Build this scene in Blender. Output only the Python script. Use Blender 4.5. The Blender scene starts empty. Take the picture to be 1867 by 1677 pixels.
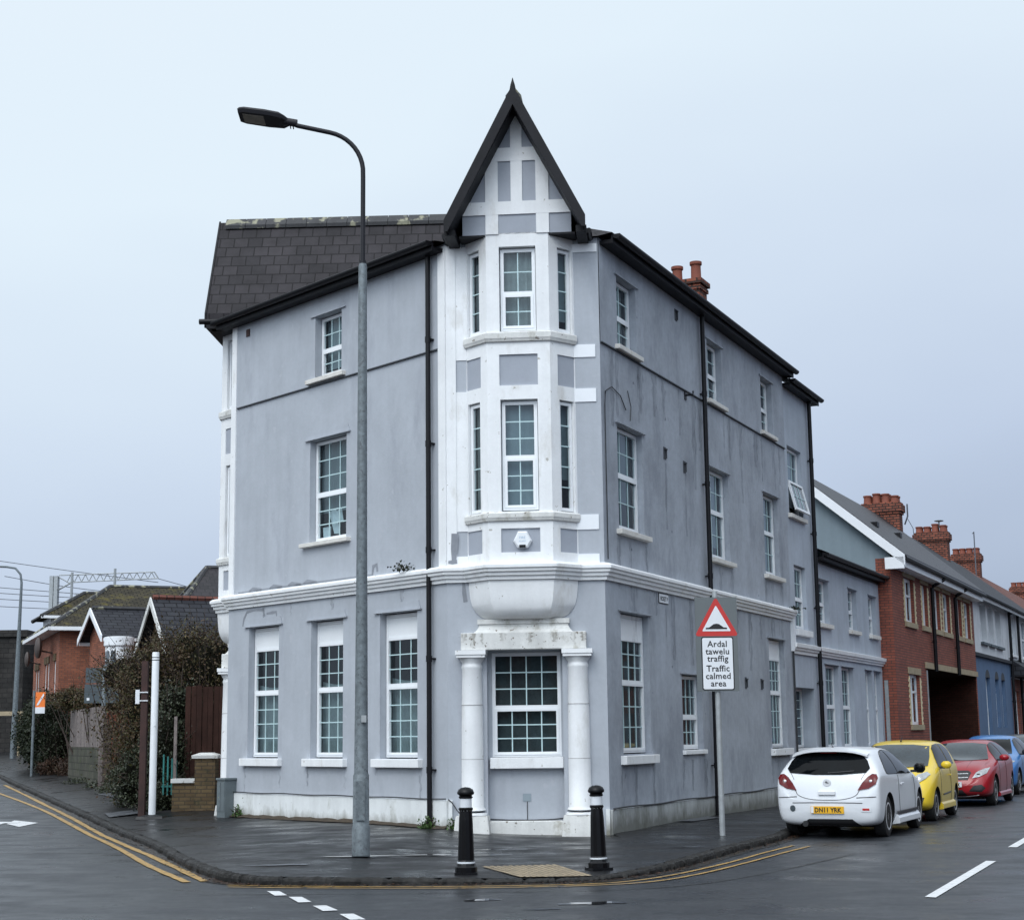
import bpy, bmesh, math, random
from mathutils import Vector, Matrix
from mathutils.bvhtree import BVHTree
R=math.radians
random.seed(7)
SC=bpy.context.scene
COL=SC.collection
# ------------------------------------------------------------------ camera
cam_d=bpy.data.cameras.new('camera'); cam=bpy.data.objects.new('camera',cam_d); COL.objects.link(cam)
cam_d.sensor_fit='HORIZONTAL'; cam_d.sensor_width=36; cam_d.lens=2950/1867*36
cam_d.clip_start=.1; cam_d.clip_end=2500
_p,_r=R(9.6365),R(-.715)
_rt=Vector((1,0,0)); _up=Vector((0,-math.sin(_p),math.cos(_p))); _fw=Vector((0,math.cos(_p),math.sin(_p)))
_r2=_rt*math.cos(_r)+_up*math.sin(_r); _u2=-_rt*math.sin(_r)+_up*math.cos(_r)
cam.matrix_world=Matrix(((_r2.x,_u2.x,-_fw.x,0),(_r2.y,_u2.y,-_fw.y,0),(_r2.z,_u2.z,-_fw.z,1.65),(0,0,0,1)))
SC.camera=cam
# ------------------------------------------------------------------ sky
world=bpy.data.worlds.new('World'); SC.world=world; world.use_nodes=True
nt=world.node_tree; nt.nodes.clear(); N=nt.nodes.new; LK=nt.links.new
SUN_EL,SUN_AZ=R(48),R(202)      # azimuth clockwise from +Y
out=N('ShaderNodeOutputWorld'); bg=N('ShaderNodeBackground'); LK(bg.outputs[0],out.inputs[0])
tc=N('ShaderNodeTexCoord'); sep=N('ShaderNodeSeparateXYZ'); LK(tc.outputs['Generated'],sep.inputs[0])
nz=N('ShaderNodeTexNoise'); nz.inputs['Scale'].default_value=1.6; nz.inputs['Detail'].default_value=4; nz.inputs['Roughness'].default_value=.5
mp=N('ShaderNodeMapping'); mp.inputs['Scale'].default_value=(1,1,2.6); LK(tc.outputs['Generated'],mp.inputs[0]); LK(mp.outputs[0],nz.inputs[0])
ma=N('ShaderNodeMath'); ma.operation='MULTIPLY_ADD'; ma.inputs[1].default_value=.24; LK(nz.outputs[0],ma.inputs[0])
ad=N('ShaderNodeMath'); ad.operation='MULTIPLY_ADD'; ad.inputs[1].default_value=-.22; LK(sep.outputs[0],ad.inputs[0]); LK(sep.outputs[2],ad.inputs[2])
LK(ad.outputs[0],ma.inputs[2])
cr=N('ShaderNodeValToRGB'); LK(ma.outputs[0],cr.inputs[0])
els=cr.color_ramp.elements
els[0].position=0.02; els[0].color=(.27,.335,.44,1)
els[1].position=1; els[1].color=(.83,.90,.97,1)
for p_,c_ in ((.14,(.375,.45,.59,1)),(.26,(.51,.60,.755,1)),(.38,(.635,.735,.865,1)),(.52,(.755,.865,.955,1))):
    e=els.new(p_); e.color=c_
# unseen brighter sky added behind-left of the camera to light the facing walls
L=Vector((math.sin(SUN_AZ)*math.cos(SUN_EL),math.cos(SUN_AZ)*math.cos(SUN_EL),math.sin(SUN_EL)))
dt=N('ShaderNodeVectorMath'); dt.operation='DOT_PRODUCT'; dt.inputs[1].default_value=L; LK(tc.outputs['Generated'],dt.inputs[0])
mr=N('ShaderNodeMapRange'); mr.interpolation_type='SMOOTHSTEP'; mr.inputs['From Min'].default_value=.55; mr.inputs['From Max'].default_value=1
mr.inputs['To Min'].default_value=1; mr.inputs['To Max'].default_value=3.1; LK(dt.outputs['Value'],mr.inputs['Value'])
ml=N('ShaderNodeVectorMath'); ml.operation='SCALE'; LK(cr.outputs[0],ml.inputs[0]); LK(mr.outputs[0],ml.inputs['Scale'])
sky=N('ShaderNodeTexSky'); sky.sky_type='NISHITA'; sky.sun_disc=False; sky.sun_elevation=SUN_EL; sky.sun_rotation=SUN_AZ
sk=N('ShaderNodeVectorMath'); sk.operation='SCALE'; sk.inputs['Scale'].default_value=.005; LK(sky.outputs[0],sk.inputs[0])
sa=N('ShaderNodeVectorMath'); sa.operation='ADD'; LK(ml.outputs[0],sa.inputs[0]); LK(sk.outputs[0],sa.inputs[1])
LK(sa.outputs[0],bg.inputs[0]); bg.inputs[1].default_value=1.0
sun_d=bpy.data.lights.new('sun','SUN'); sun_d.energy=.8; sun_d.angle=R(25); sun_d.color=(1,.97,.93)
sun=bpy.data.objects.new('sun',sun_d); COL.objects.link(sun); sun.rotation_euler=(-L).to_track_quat('-Z','Y').to_euler()
SC.view_settings.view_transform='Standard'; SC.view_settings.look='None'; SC.view_settings.exposure=0; SC.view_settings.gamma=1
# ------------------------------------------------------------------ materials
def mk(name,col,rough=.6,var=.12,scale=2.5,streak=0,bump=0,bscale=40,stain=None,spec=.5,metal=0,coat=0,detail=5,rvar=0,spots=None,coord='Object',emit=None,alg=None):
    m=bpy.data.materials.new(name); m.use_nodes=True; t=m.node_tree; n=t.nodes; l=t.links.new
    b=n['Principled BSDF']; b.inputs['Roughness'].default_value=rough; b.inputs['Metallic'].default_value=metal
    b.inputs['Specular IOR Level'].default_value=spec
    if coat: b.inputs['Coat Weight'].default_value=coat; b.inputs['Coat Roughness'].default_value=.04
    c=n.new('ShaderNodeTexCoord'); co=c.outputs[coord]
    def noise(sc,vec=None,det=detail,ro=.6):
        x=n.new('ShaderNodeTexNoise'); x.inputs['Scale'].default_value=sc; x.inputs['Detail'].default_value=det; x.inputs['Roughness'].default_value=ro
        l(vec or co,x.inputs['Vector']); return x.outputs[0]
    def mrange(v,a,b_,c_,d_):
        x=n.new('ShaderNodeMapRange'); x.inputs[1].default_value=a; x.inputs[2].default_value=b_; x.inputs[3].default_value=c_; x.inputs[4].default_value=d_; l(v,x.inputs[0]); return x.outputs[0]
    def scaled(v,f):
        x=n.new('ShaderNodeVectorMath'); x.operation='SCALE'; l(v,x.inputs[0])
        if isinstance(f,float): x.inputs['Scale'].default_value=f
        else: l(f,x.inputs['Scale'])
        return x.outputs[0]
    def mixc(a,b_,f):
        x=n.new('ShaderNodeMix'); x.data_type='RGBA'; l(f,x.inputs[0])
        for i,v in ((6,a),(7,b_)):
            if isinstance(v,tuple): x.inputs[i].default_value=(*v,1) if len(v)==3 else v
            else: l(v,x.inputs[i])
        return x.outputs[2]
    def mapped(s):
        x=n.new('ShaderNodeMapping'); x.inputs['Scale'].default_value=s; l(co,x.inputs[0]); return x.outputs[0]
    rgb=n.new('ShaderNodeRGB'); rgb.outputs[0].default_value=(*col,1); cur=rgb.outputs[0]
    if var: cur=scaled(cur,mrange(noise(scale),.3,.7,1-var,1+var))
    if var and coord=='Object': cur=scaled(cur,mrange(noise(scale*9,None,6,.75),.3,.7,1-var*.55,1+var*.55))
    if streak: cur=scaled(cur,mrange(noise(1,mapped((5,5,.35))),.35,.7,1+streak*.4,1-streak))
    if stain:                        # (colour, threshold, softness, vec scale)
        sc_,th,so,vs=stain; cur=mixc(cur,sc_,mrange(noise(1,mapped(vs),6,.65),th,th+so,0,.75))
    if spots:
        sc_,th,so,s_=spots; cur=mixc(cur,sc_,mrange(noise(s_,None,3,.5),th,th+so,0,.9))
    if alg:                          # dirt/algae with a ragged top edge: (colour, z0, z1)
        sc_,z0,z1=alg; sp=n.new('ShaderNodeSeparateXYZ'); g=n.new('ShaderNodeNewGeometry'); l(g.outputs['Position'],sp.inputs[0])
        a_=n.new('ShaderNodeMath'); a_.operation='MULTIPLY_ADD'; a_.inputs[1].default_value=-.55; l(noise(1,mapped((3.5,3.5,1.6)),6,.7),a_.inputs[0]); l(sp.outputs[2],a_.inputs[2])
        cur=mixc(cur,sc_,mrange(a_.outputs[0],z0-.27,z1-.27,.8,0))
    l(cur,b.inputs['Base Color'])
    if rvar: l(mrange(noise(scale*1.7),.3,.7,max(0,rough-rvar),min(1,rough+rvar)),b.inputs['Roughness'])
    if bump:
        x=n.new('ShaderNodeBump'); x.inputs['Strength'].default_value=bump; x.inputs['Distance'].default_value=.01; l(noise(bscale,None,6),x.inputs['Height']); l(x.outputs[0],b.inputs['Normal'])
    if emit: b.inputs['Emission Color'].default_value=(*emit[0],1); b.inputs['Emission Strength'].default_value=emit[1]
    return m
def mkbrick(name,c1,c2,mortar,bw,bh,ms=.012,rough=.75,var=.25,spot=None,bump=.5,off=.5,spec=.4):
    m=bpy.data.materials.new(name); m.use_nodes=True; t=m.node_tree; n=t.nodes; l=t.links.new; b=n['Principled BSDF']
    b.inputs['Specular IOR Level'].default_value=spec
    c=n.new('ShaderNodeTexCoord'); br=n.new('ShaderNodeTexBrick'); l(c.outputs['UV'],br.inputs[0])
    br.inputs['Color1'].default_value=(*c1,1); br.inputs['Color2'].default_value=(*c2,1); br.inputs['Mortar'].default_value=(*mortar,1)
    br.inputs['Scale'].default_value=1; br.inputs['Mortar Size'].default_value=ms; br.inputs['Brick Width'].default_value=bw; br.inputs['Row Height'].default_value=bh; br.offset=off; br.inputs['Mortar Smooth'].default_value=.2
    nz=n.new('ShaderNodeTexNoise'); nz.inputs['Scale'].default_value=1.3; nz.inputs['Detail'].default_value=7; nz.inputs['Roughness'].default_value=.7; l(c.outputs['UV'],nz.inputs[0])
    mr=n.new('ShaderNodeMapRange'); mr.inputs[1].default_value=.3; mr.inputs[2].default_value=.7; mr.inputs[3].default_value=1-var; mr.inputs[4].default_value=1+var; l(nz.outputs[0],mr.inputs[0])
    s=n.new('ShaderNodeVectorMath'); s.operation='SCALE'; l(br.outputs[0],s.inputs[0]); l(mr.outputs[0],s.inputs['Scale']); cur=s.outputs[0]
    if spot:
        n2=n.new('ShaderNodeTexNoise'); n2.inputs['Scale'].default_value=spot[3]; n2.inputs['Detail'].default_value=8; n2.inputs['Roughness'].default_value=.7; l(c.outputs['UV'],n2.inputs[0])
        m2=n.new('ShaderNodeMapRange'); m2.inputs[1].default_value=spot[1]; m2.inputs[2].default_value=spot[1]+spot[2]; l(n2.outputs[0],m2.inputs[0])
        mx=n.new('ShaderNodeMix'); mx.data_type='RGBA'; l(m2.outputs[0],mx.inputs[0]); l(cur,mx.inputs[6]); mx.inputs[7].default_value=(*spot[0],1); cur=mx.outputs[2]
    l(cur,b.inputs['Base Color']); b.inputs['Roughness'].default_value=rough
    bp=n.new('ShaderNodeBump'); bp.inputs['Strength'].default_value=bump; bp.inputs['Distance'].default_value=.012; bp.invert=True
    ad=n.new('ShaderNodeMath'); ad.operation='MULTIPLY_ADD'; ad.inputs[1].default_value=-.25; l(nz.outputs[0],ad.inputs[0]); l(br.outputs['Fac'],ad.inputs[2]); l(ad.outputs[0],bp.inputs['Height']); l(bp.outputs[0],b.inputs['Normal'])
    return m
GREY=(.40,.426,.468)
M={}
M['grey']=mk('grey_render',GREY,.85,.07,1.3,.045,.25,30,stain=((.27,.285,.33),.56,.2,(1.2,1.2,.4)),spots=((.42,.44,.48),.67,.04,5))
M['grey_dirty_shaded']=mk('weathered_shaded_grey_render',(.345,.373,.42),.85,.18,.9,.07,.3,30,stain=((.165,.18,.215),.50,.25,(1.1,1.1,.5)),spots=((.14,.15,.18),.72,.04,4))  # right wall: real stains, plus a base darkened for its shaded side
M['grey2']=mk('grey_render_wing',(.40,.44,.50),.85,.10,1.3,.08,.2,30)
M['panelgrey']=mk('grey_panel_paint',(.34,.365,.415),.75,.05,3,0,.2,50)
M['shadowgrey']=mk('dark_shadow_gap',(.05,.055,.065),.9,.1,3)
M['white']=mk('white_masonry_paint',(.80,.81,.82),.6,.05,2,.05,.25,35,stain=((.52,.50,.46),.57,.2,(2.2,2.2,.9)),spots=((.40,.38,.34),.70,.04,11))
M['white_worn']=mk('worn_white_masonry',(.66,.66,.64),.7,.1,3,.1,.4,40,stain=((.25,.23,.17),.55,.14,(3,3,2.2)),spots=((.16,.13,.10),.66,.03,14))
M['plinth']=mk('white_plinth_paint',(.72,.74,.74),.7,.06,2,.08,.3,30,stain=((.38,.38,.33),.58,.16,(3,3,1.1)),spots=((.12,.10,.08),.73,.02,16),alg=((.10,.09,.05),.16,.42))
M['plinth_dirty']=mk('algae_stained_plinth',(.60,.62,.63),.75,.1,2,.12,.3,30,stain=((.20,.21,.17),.52,.16,(2.4,2.4,1.1)),alg=((.055,.055,.038),.2,.62))
M['sill']=mk('worn_painted_sill',(.66,.64,.60),.7,.08,6,0,.3,40,stain=((.34,.27,.2),.60,.1,(5,5,9)))
M['pvc']=mk('white_pvc',(.82,.84,.86),.3,.03,3)
M['bar']=mk('pale_glazing_bar',(.50,.66,.68),.4,.03,3)
M['black']=mk('black_plastic',(.008,.008,.010),.4,.2,5,spec=.22)
M['blackpaint']=mk('black_painted_iron',(.004,.004,.005),.32,.2,8,spec=.22,bump=.15,bscale=60)
M['darkboard']=mk('dark_barge_board',(.010,.010,.013),.55,.25,4,.2,.2,30,spec=.2)
M['slate']=mkbrick('roof_slate',(.038,.034,.038),(.024,.022,.025),(.012,.011,.012),.29,.255,.011,.6,.38,spot=((.11,.12,.08),.70,.08,1.6),bump=1.0,spec=.15)
M['slate_moss']=mkbrick('mossy_slate',(.048,.050,.050),(.030,.032,.032),(.01,.01,.008),.29,.24,.012,.7,.3,spot=((.07,.09,.03),.5,.15,3),bump=.9)
M['ridge']=mk('lichen_ridge_tile',(.035,.035,.038),.7,.3,4,0,.4,30,spots=((.28,.27,.19),.56,.06,3.5))
M['galv']=mk('galvanised_steel',(.155,.18,.195),.55,.28,14,.1,.15,60,metal=.2,spec=.3,rvar=.12,spots=((.10,.11,.12),.6,.06,22))
M['galv_light']=mk('light_galvanised_steel',(.34,.36,.37),.5,.15,8,0,.1,60,metal=.3)
M['lamp_dark']=mk('dark_painted_steel',(.014,.014,.018),.5,.1,6,spec=.25)
M['lens']=mk('luminaire_lens',(.22,.20,.17),.25,.15,12)
M['glass_dark']=mk('dark_car_glass',(.012,.015,.017),.03,.1,3,spec=.7)
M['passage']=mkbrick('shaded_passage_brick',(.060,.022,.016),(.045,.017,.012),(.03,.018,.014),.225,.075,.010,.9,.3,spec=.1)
M['joint']=mk('hairline_joint',(.34,.33,.32),.8,.2,4)
M['water']=mk('standing_water',(.016,.017,.019),.02,.1,3,spec=.6)
M['patchpaint']=mk('grey_repair_patch',(.235,.25,.28),.85,.1,6)
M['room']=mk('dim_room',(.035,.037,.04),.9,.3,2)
M['curtain']=mk('net_curtain',(.23,.27,.28),.9,.2,5)
M['curtain_flat']=mk('pale_roller_blind',(.26,.31,.345),.9,.06,3)
M['curtain_dark']=mk('dark_drape',(.06,.07,.075),.9,.3,4)
M['curtain_flat_b']=mk('grey_roller_blind',(.19,.225,.25),.9,.1,3)
M['curtain_flat_c']=mk('cream_curtain',(.30,.32,.32),.9,.15,8,.3)
M['paper']=mk('white_paper',(.6,.66,.7),.8,.1,9)
M['tarmac']=None
M['brick']=mkbrick('red_brick',(.30,.085,.052),(.22,.06,.040),(.075,.048,.04),.225,.075,.010,.8,.2)
M['brick_far']=mkbrick('orange_red_brick',(.34,.115,.062),(.22,.075,.045),(.12,.075,.06),.225,.075,.010,.85,.25)
M['brick_chim']=mkbrick('chimney_brick',(.27,.085,.05),(.15,.047,.030),(.035,.022,.018),.235,.095,.02,.85,.3,spot=((.13,.09,.03),.68,.08,2))
M['brick_wall']=mkbrick('garden_wall_brick',(.13,.09,.045),(.09,.06,.03),(.06,.045,.03),.225,.075,.010,.9,.4,spot=((.03,.035,.02),.55,.15,3))
M['stone_dark']=mkbrick('sooty_masonry',(.035,.032,.030),(.022,.021,.020),(.014,.013,.013),.5,.26,.02,.95,.5)
M['block']=mkbrick('mossy_blockwork',(.075,.072,.055),(.05,.052,.038),(.03,.03,.022),.44,.2,.015,.9,.4,spot=((.04,.06,.015),.55,.12,3))
M['pot']=mk('terracotta',(.19,.055,.033),.8,.2,5)
M['buff']=mk('buff_stone',(.36,.29,.19),.8,.15,4,.1)
M['buffbrick']=mk('buff_quoin_brick',(.62,.52,.34),.8,.15,9)
M['blue']=mk('blue_render',(.085,.145,.25),.75,.1,2,.1)
M['offwhite']=mk('off_white_render',(.64,.66,.69),.8,.1,2,.12)
M['whitetrim']=mk('white_fascia',(.80,.82,.85),.45,.03,2)
M['gablepaint']=mk('grey_green_render',(.20,.255,.29),.8,.06,1,.06)
M['tile_wet']=mkbrick('wet_roof_tile',(.030,.026,.029),(.020,.018,.021),(.012,.012,.014),.3,.3,.02,.42,.3,bump=.5,spec=.15)
M['tile_red']=mkbrick('red_clay_tile',(.17,.062,.045),(.12,.045,.035),(.05,.025,.02),.25,.22,.02,.8,.3)
M['tile_moss']=mkbrick('moss_grown_tile',(.060,.052,.036),(.042,.038,.028),(.012,.011,.009),.3,.2,.02,.9,.4,spot=((.115,.095,.022),.52,.16,1.3),spec=.15)
M['slate_blue']=mkbrick('blue_grey_slate',(.038,.040,.047),(.027,.028,.035),(.006,.006,.008),.4,.2,.018,.6,.25,spec=.18)
M['woodfence']=mk('brown_fence_board',(.035,.016,.012),.85,.3,3,.35,.3,20,spec=.2)
M['oldboard']=mk('peeling_grey_board',(.19,.16,.15),.9,.25,6,.4,.4,25,spots=((.06,.05,.05),.56,.08,12))
M['rust']=mk('rusty_brown_post',(.040,.015,.012),.7,.35,5,.3)
M['postwhite']=mk('white_post_paint',(.72,.74,.76),.45,.05,4,.06,stain=((.4,.4,.36),.64,.1,(5,5,1)))
M['cabinet']=mk('grey_green_cabinet_paint',(.12,.145,.155),.55,.12,6,.15,.1,40,spots=((.28,.30,.18),.71,.02,9))
M['signgrey']=mk('sign_backing_grey',(.125,.14,.145),.5,.04,3)
M['signback']=mk('sign_back_grey',(.06,.078,.09),.5,.1,4)
M['red']=mk('sign_red',(.52,.035,.03),.4,.05,6)
M['signwhite']=mk('sign_white',(.74,.76,.79),.4,.03,4)
M['signblack']=mk('sign_black',(.012,.012,.014),.5,.05,4)
M['reflect']=mk('reflective_band',(.68,.71,.75),.3,.06,10)
M['orange']=mk('orange_sign_panel',(.85,.20,.03),.45,.05,4)
M['yellowline']=mk('yellow_road_paint',(.36,.22,.062),.5,.25,7,0,.3,60,spots=((.04,.038,.035),.58,.08,9))
M['whiteline']=mk('white_road_paint',(.62,.63,.64),.5,.12,7,0,.3,60,spots=((.05,.05,.055),.66,.06,14))
M['kerb']=mk('dark_granite_kerb',(.020,.019,.018),.6,.4,9,0,.9,22,spec=.2,rvar=.2,spots=((.014,.014,.014),.6,.08,6))
M['stone_kerb']=mk('wet_grey_kerb',(.085,.085,.09),.4,.25,6,0,.5,30,rvar=.2)
M['dome']=mk('worn_pale_dome',(.24,.19,.125),.5,.3,6)
M['tactile']=mk('buff_tactile_slab',(.115,.090,.058),.5,.3,5,0,.3,40,spots=((.05,.045,.035),.56,.1,7))
M['soil']=mk('leaf_litter',(.045,.032,.02),.9,.4,12,0,.6,20)
M['satdish']=mk('brown_dish',(.06,.045,.04),.6,.1,5)
M['tealpaint']=mk('teal_painted_rail',(.02,.16,.15),.6,.2,5)
M['cable']=mk('dark_cable',(.03,.032,.036),.6,.1,5)
M['wire']=mk('overhead_wire',(.10,.11,.13),.5,.1,5)
M['belltext']=mk('pale_blue_lettering',(.35,.50,.65),.6,.05,5)
M['glassoff']=mk('opaque_window_glass',(.10,.12,.14),.08,.2,2,spec=.6)
# window glass: clear, mirror-like at grazing angles
def glass(name,tint=(.70,.79,.80),refl=.045):
    m=bpy.data.materials.new(name); m.use_nodes=True; t=m.node_tree; n=t.nodes; l=t.links.new; n.clear()
    o=n.new('ShaderNodeOutputMaterial'); tr=n.new('ShaderNodeBsdfTransparent'); tr.inputs[0].default_value=(*tint,1)
    g=n.new('ShaderNodeBsdfGlossy'); g.inputs['Roughness'].default_value=.02; g.inputs[0].default_value=(.75,.8,.85,1)
    lf=n.new('ShaderNodeLayerWeight'); lf.inputs[0].default_value=.5; lw=n.new('ShaderNodeMath'); lw.operation='POWER'; lw.inputs[1].default_value=4.0; l(lf.outputs['Facing'],lw.inputs[0])
    ad=n.new('ShaderNodeMath'); ad.operation='MULTIPLY_ADD'; ad.inputs[1].default_value=.9; ad.inputs[2].default_value=refl; ad.use_clamp=True; l(lw.outputs[0],ad.inputs[0])
    bp=n.new('ShaderNodeBump'); bp.inputs['Strength'].default_value=.04; nz=n.new('ShaderNodeTexNoise'); nz.inputs['Scale'].default_value=2.2; c=n.new('ShaderNodeTexCoord'); l(c.outputs['Object'],nz.inputs[0]); l(nz.outputs[0],bp.inputs['Height']); l(bp.outputs[0],g.inputs['Normal'])
    mx=n.new('ShaderNodeMixShader'); l(ad.outputs[0],mx.inputs[0]); l(tr.outputs[0],mx.inputs[1]); l(g.outputs[0],mx.inputs[2]); l(mx.outputs[0],o.inputs[0]); return m
M['glass']=glass('window_glass')
def fademat(name,col,op):
    m=bpy.data.materials.new(name); m.use_nodes=True; t=m.node_tree; n=t.nodes; l=t.links.new; b=n['Principled BSDF']; b.inputs['Base Color'].default_value=(*col,1); b.inputs['Roughness'].default_value=.9; b.inputs['Specular IOR Level'].default_value=.1
    c=n.new('ShaderNodeTexCoord'); mpn=n.new('ShaderNodeMapping'); mpn.inputs['Scale'].default_value=(14,14,2.2); l(c.outputs['Object'],mpn.inputs[0]); x=n.new('ShaderNodeTexNoise'); x.inputs['Scale'].default_value=1; x.inputs['Detail'].default_value=6; x.inputs['Roughness'].default_value=.7; l(mpn.outputs[0],x.inputs[0])
    r=n.new('ShaderNodeMapRange'); r.inputs[1].default_value=.40; r.inputs[2].default_value=.66; r.inputs[3].default_value=0; r.inputs[4].default_value=op; l(x.outputs[0],r.inputs[0]); l(r.outputs[0],b.inputs['Alpha']); return m
M['streak']=fademat('damp_streak_dirt',(.11,.118,.138),.36); M['streak_w']=fademat('grime_on_white',(.22,.19,.14),.55)
def wetground(name,col,lo,hi,scale,pud=.62,bump=.35,crack=False,patch=.25):
    m=bpy.data.materials.new(name); m.use_nodes=True; t=m.node_tree; n=t.nodes; l=t.links.new; b=n['Principled BSDF']
    c=n.new('ShaderNodeTexCoord'); mpn=n.new('ShaderNodeMapping'); mpn.inputs['Scale'].default_value=(.55,.75,1); mpn.inputs['Rotation'].default_value=(0,0,R(8)); l(c.outputs['Object'],mpn.inputs[0])
    def nz(s,v,d=6,ro=.62):
        x=n.new('ShaderNodeTexNoise'); x.inputs['Scale'].default_value=s; x.inputs['Detail'].default_value=d; x.inputs['Roughness'].default_value=ro; l(v,x.inputs[0]); return x.outputs[0]
    def mr(v,a,b_,c_,d_):
        x=n.new('ShaderNodeMapRange'); x.inputs[1].default_value=a; x.inputs[2].default_value=b_; x.inputs[3].default_value=c_; x.inputs[4].default_value=d_; l(v,x.inputs[0]); return x.outputs[0]
    big=nz(scale,mpn.outputs[0]); fine=nz(24,c.outputs['Object'],4,.85); mid=nz(scale*5,mpn.outputs[0],5)
    f8=nz(7,c.outputs['Object'],6,.8); f=mr(fine,.35,.65,.55,1.5); f8=mr(f8,.35,.65,.68,1.34); mf=n.new('ShaderNodeMath'); mf.operation='MULTIPLY'; l(f,mf.inputs[0]); l(f8,mf.inputs[1]); f=mf.outputs[0]; g=mr(mid,.3,.7,1-patch,1+patch); mu=n.new('ShaderNodeMath'); mu.operation='MULTIPLY'; l(f,mu.inputs[0]); l(g,mu.inputs[1])
    s=n.new('ShaderNodeVectorMath'); s.operation='SCALE'; s.inputs[0].default_value=col; l(mu.outputs[0],s.inputs['Scale']); l(s.outputs[0],b.inputs['Base Color'])
    pd=mr(big,pud,pud+.07,0,1)          # standing water
    ro=mr(mid,.32,.68,lo,hi); rm=n.new('ShaderNodeMix'); l(pd,rm.inputs[0]); l(ro,rm.inputs[2]); rm.inputs[3].default_value=.04; l(rm.outputs[0],b.inputs['Roughness'])
    bp=n.new('ShaderNodeBump'); bp.inputs['Distance'].default_value=.01; st=mr(pd,0,1,bump,.02); l(st,bp.inputs['Strength']); l(fine,bp.inputs['Height'])
    b2=n.new('ShaderNodeBump'); b2.inputs['Distance'].default_value=.02; b2.inputs['Strength'].default_value=.18; l(mid,b2.inputs['Height']); l(b2.outputs[0],bp.inputs['Normal']); l(bp.outputs[0],b.inputs['Normal'])
    b.inputs['Specular IOR Level'].default_value=.34
    return m
M['road']=wetground('wet_asphalt_road',(.022,.024,.028),.20,.60,.33,.62,.4,patch=.5)
M['pave']=wetground('wet_asphalt_pavement',(.0105,.0105,.0115),.20,.62,.5,.60,.35,patch=.40)
M['patch']=wetground('pale_wet_patch',(.075,.08,.09),.22,.45,.8,.6)
M['gutterdirt']=mk('gutter_silt',(.020,.018,.016),.45,.5,7,0,.8,25,rvar=.25)
def leafmat(name,cols,rough=.55):
    m=bpy.data.materials.new(name); m.use_nodes=True; t=m.node_tree; n=t.nodes; l=t.links.new; b=n['Principled BSDF']
    g=n.new('ShaderNodeNewGeometry'); cr=n.new('ShaderNodeValToRGB'); c=n.new('ShaderNodeTexCoord'); nz=n.new('ShaderNodeTexNoise'); nz.inputs['Scale'].default_value=.9; nz.inputs['Detail'].default_value=3; l(c.outputs['Object'],nz.inputs[0])
    a=n.new('ShaderNodeMath'); a.operation='MULTIPLY_ADD'; a.inputs[1].default_value=1.5; a.inputs[2].default_value=-.5; l(nz.outputs[0],a.inputs[0])
    a2=n.new('ShaderNodeMath'); a2.operation='MULTIPLY_ADD'; a2.inputs[1].default_value=.5; l(g.outputs['Random Per Island'],a2.inputs[0]); l(a.outputs[0],a2.inputs[2]); l(a2.outputs[0],cr.inputs[0])
    e=cr.color_ramp.elements; e[0].color=(*cols[0],1); e[1].color=(*cols[-1],1); e[0].position=.05; e[1].position=.95
    for i,cc in enumerate(cols[1:-1]): x=e.new(.05+.9*(i+1)/(len(cols)-1)); x.color=(*cc,1)
    l(cr.outputs[0],b.inputs['Base Color']); b.inputs['Roughness'].default_value=rough; b.inputs['Specular IOR Level'].default_value=.3; return m
M['leaf_brown']=leafmat('winter_bush_leaf',[(.020,.013,.008),(.052,.028,.015),(.048,.048,.014),(.075,.040,.020),(.032,.036,.012),(.13,.10,.04)])
M['leaf_dark']=leafmat('dark_hedge_leaf',[(.006,.010,.005),(.010,.017,.007),(.020,.027,.011),(.015,.015,.007)])
M['leaf_ivy']=leafmat('ivy_leaf',[(.008,.011,.006),(.018,.024,.012),(.060,.070,.042),(.013,.017,.008)],.4)
M['leaf_red']=leafmat('dry_bramble_leaf',[(.03,.015,.010),(.055,.027,.016),(.025,.025,.012)])
M['leaf_green']=leafmat('fresh_weed_leaf',[(.03,.07,.015),(.06,.11,.03),(.04,.06,.02)])
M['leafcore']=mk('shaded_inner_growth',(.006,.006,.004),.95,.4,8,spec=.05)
M['twig']=mk('brown_twig',(.05,.035,.028),.8,.3,5)
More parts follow.
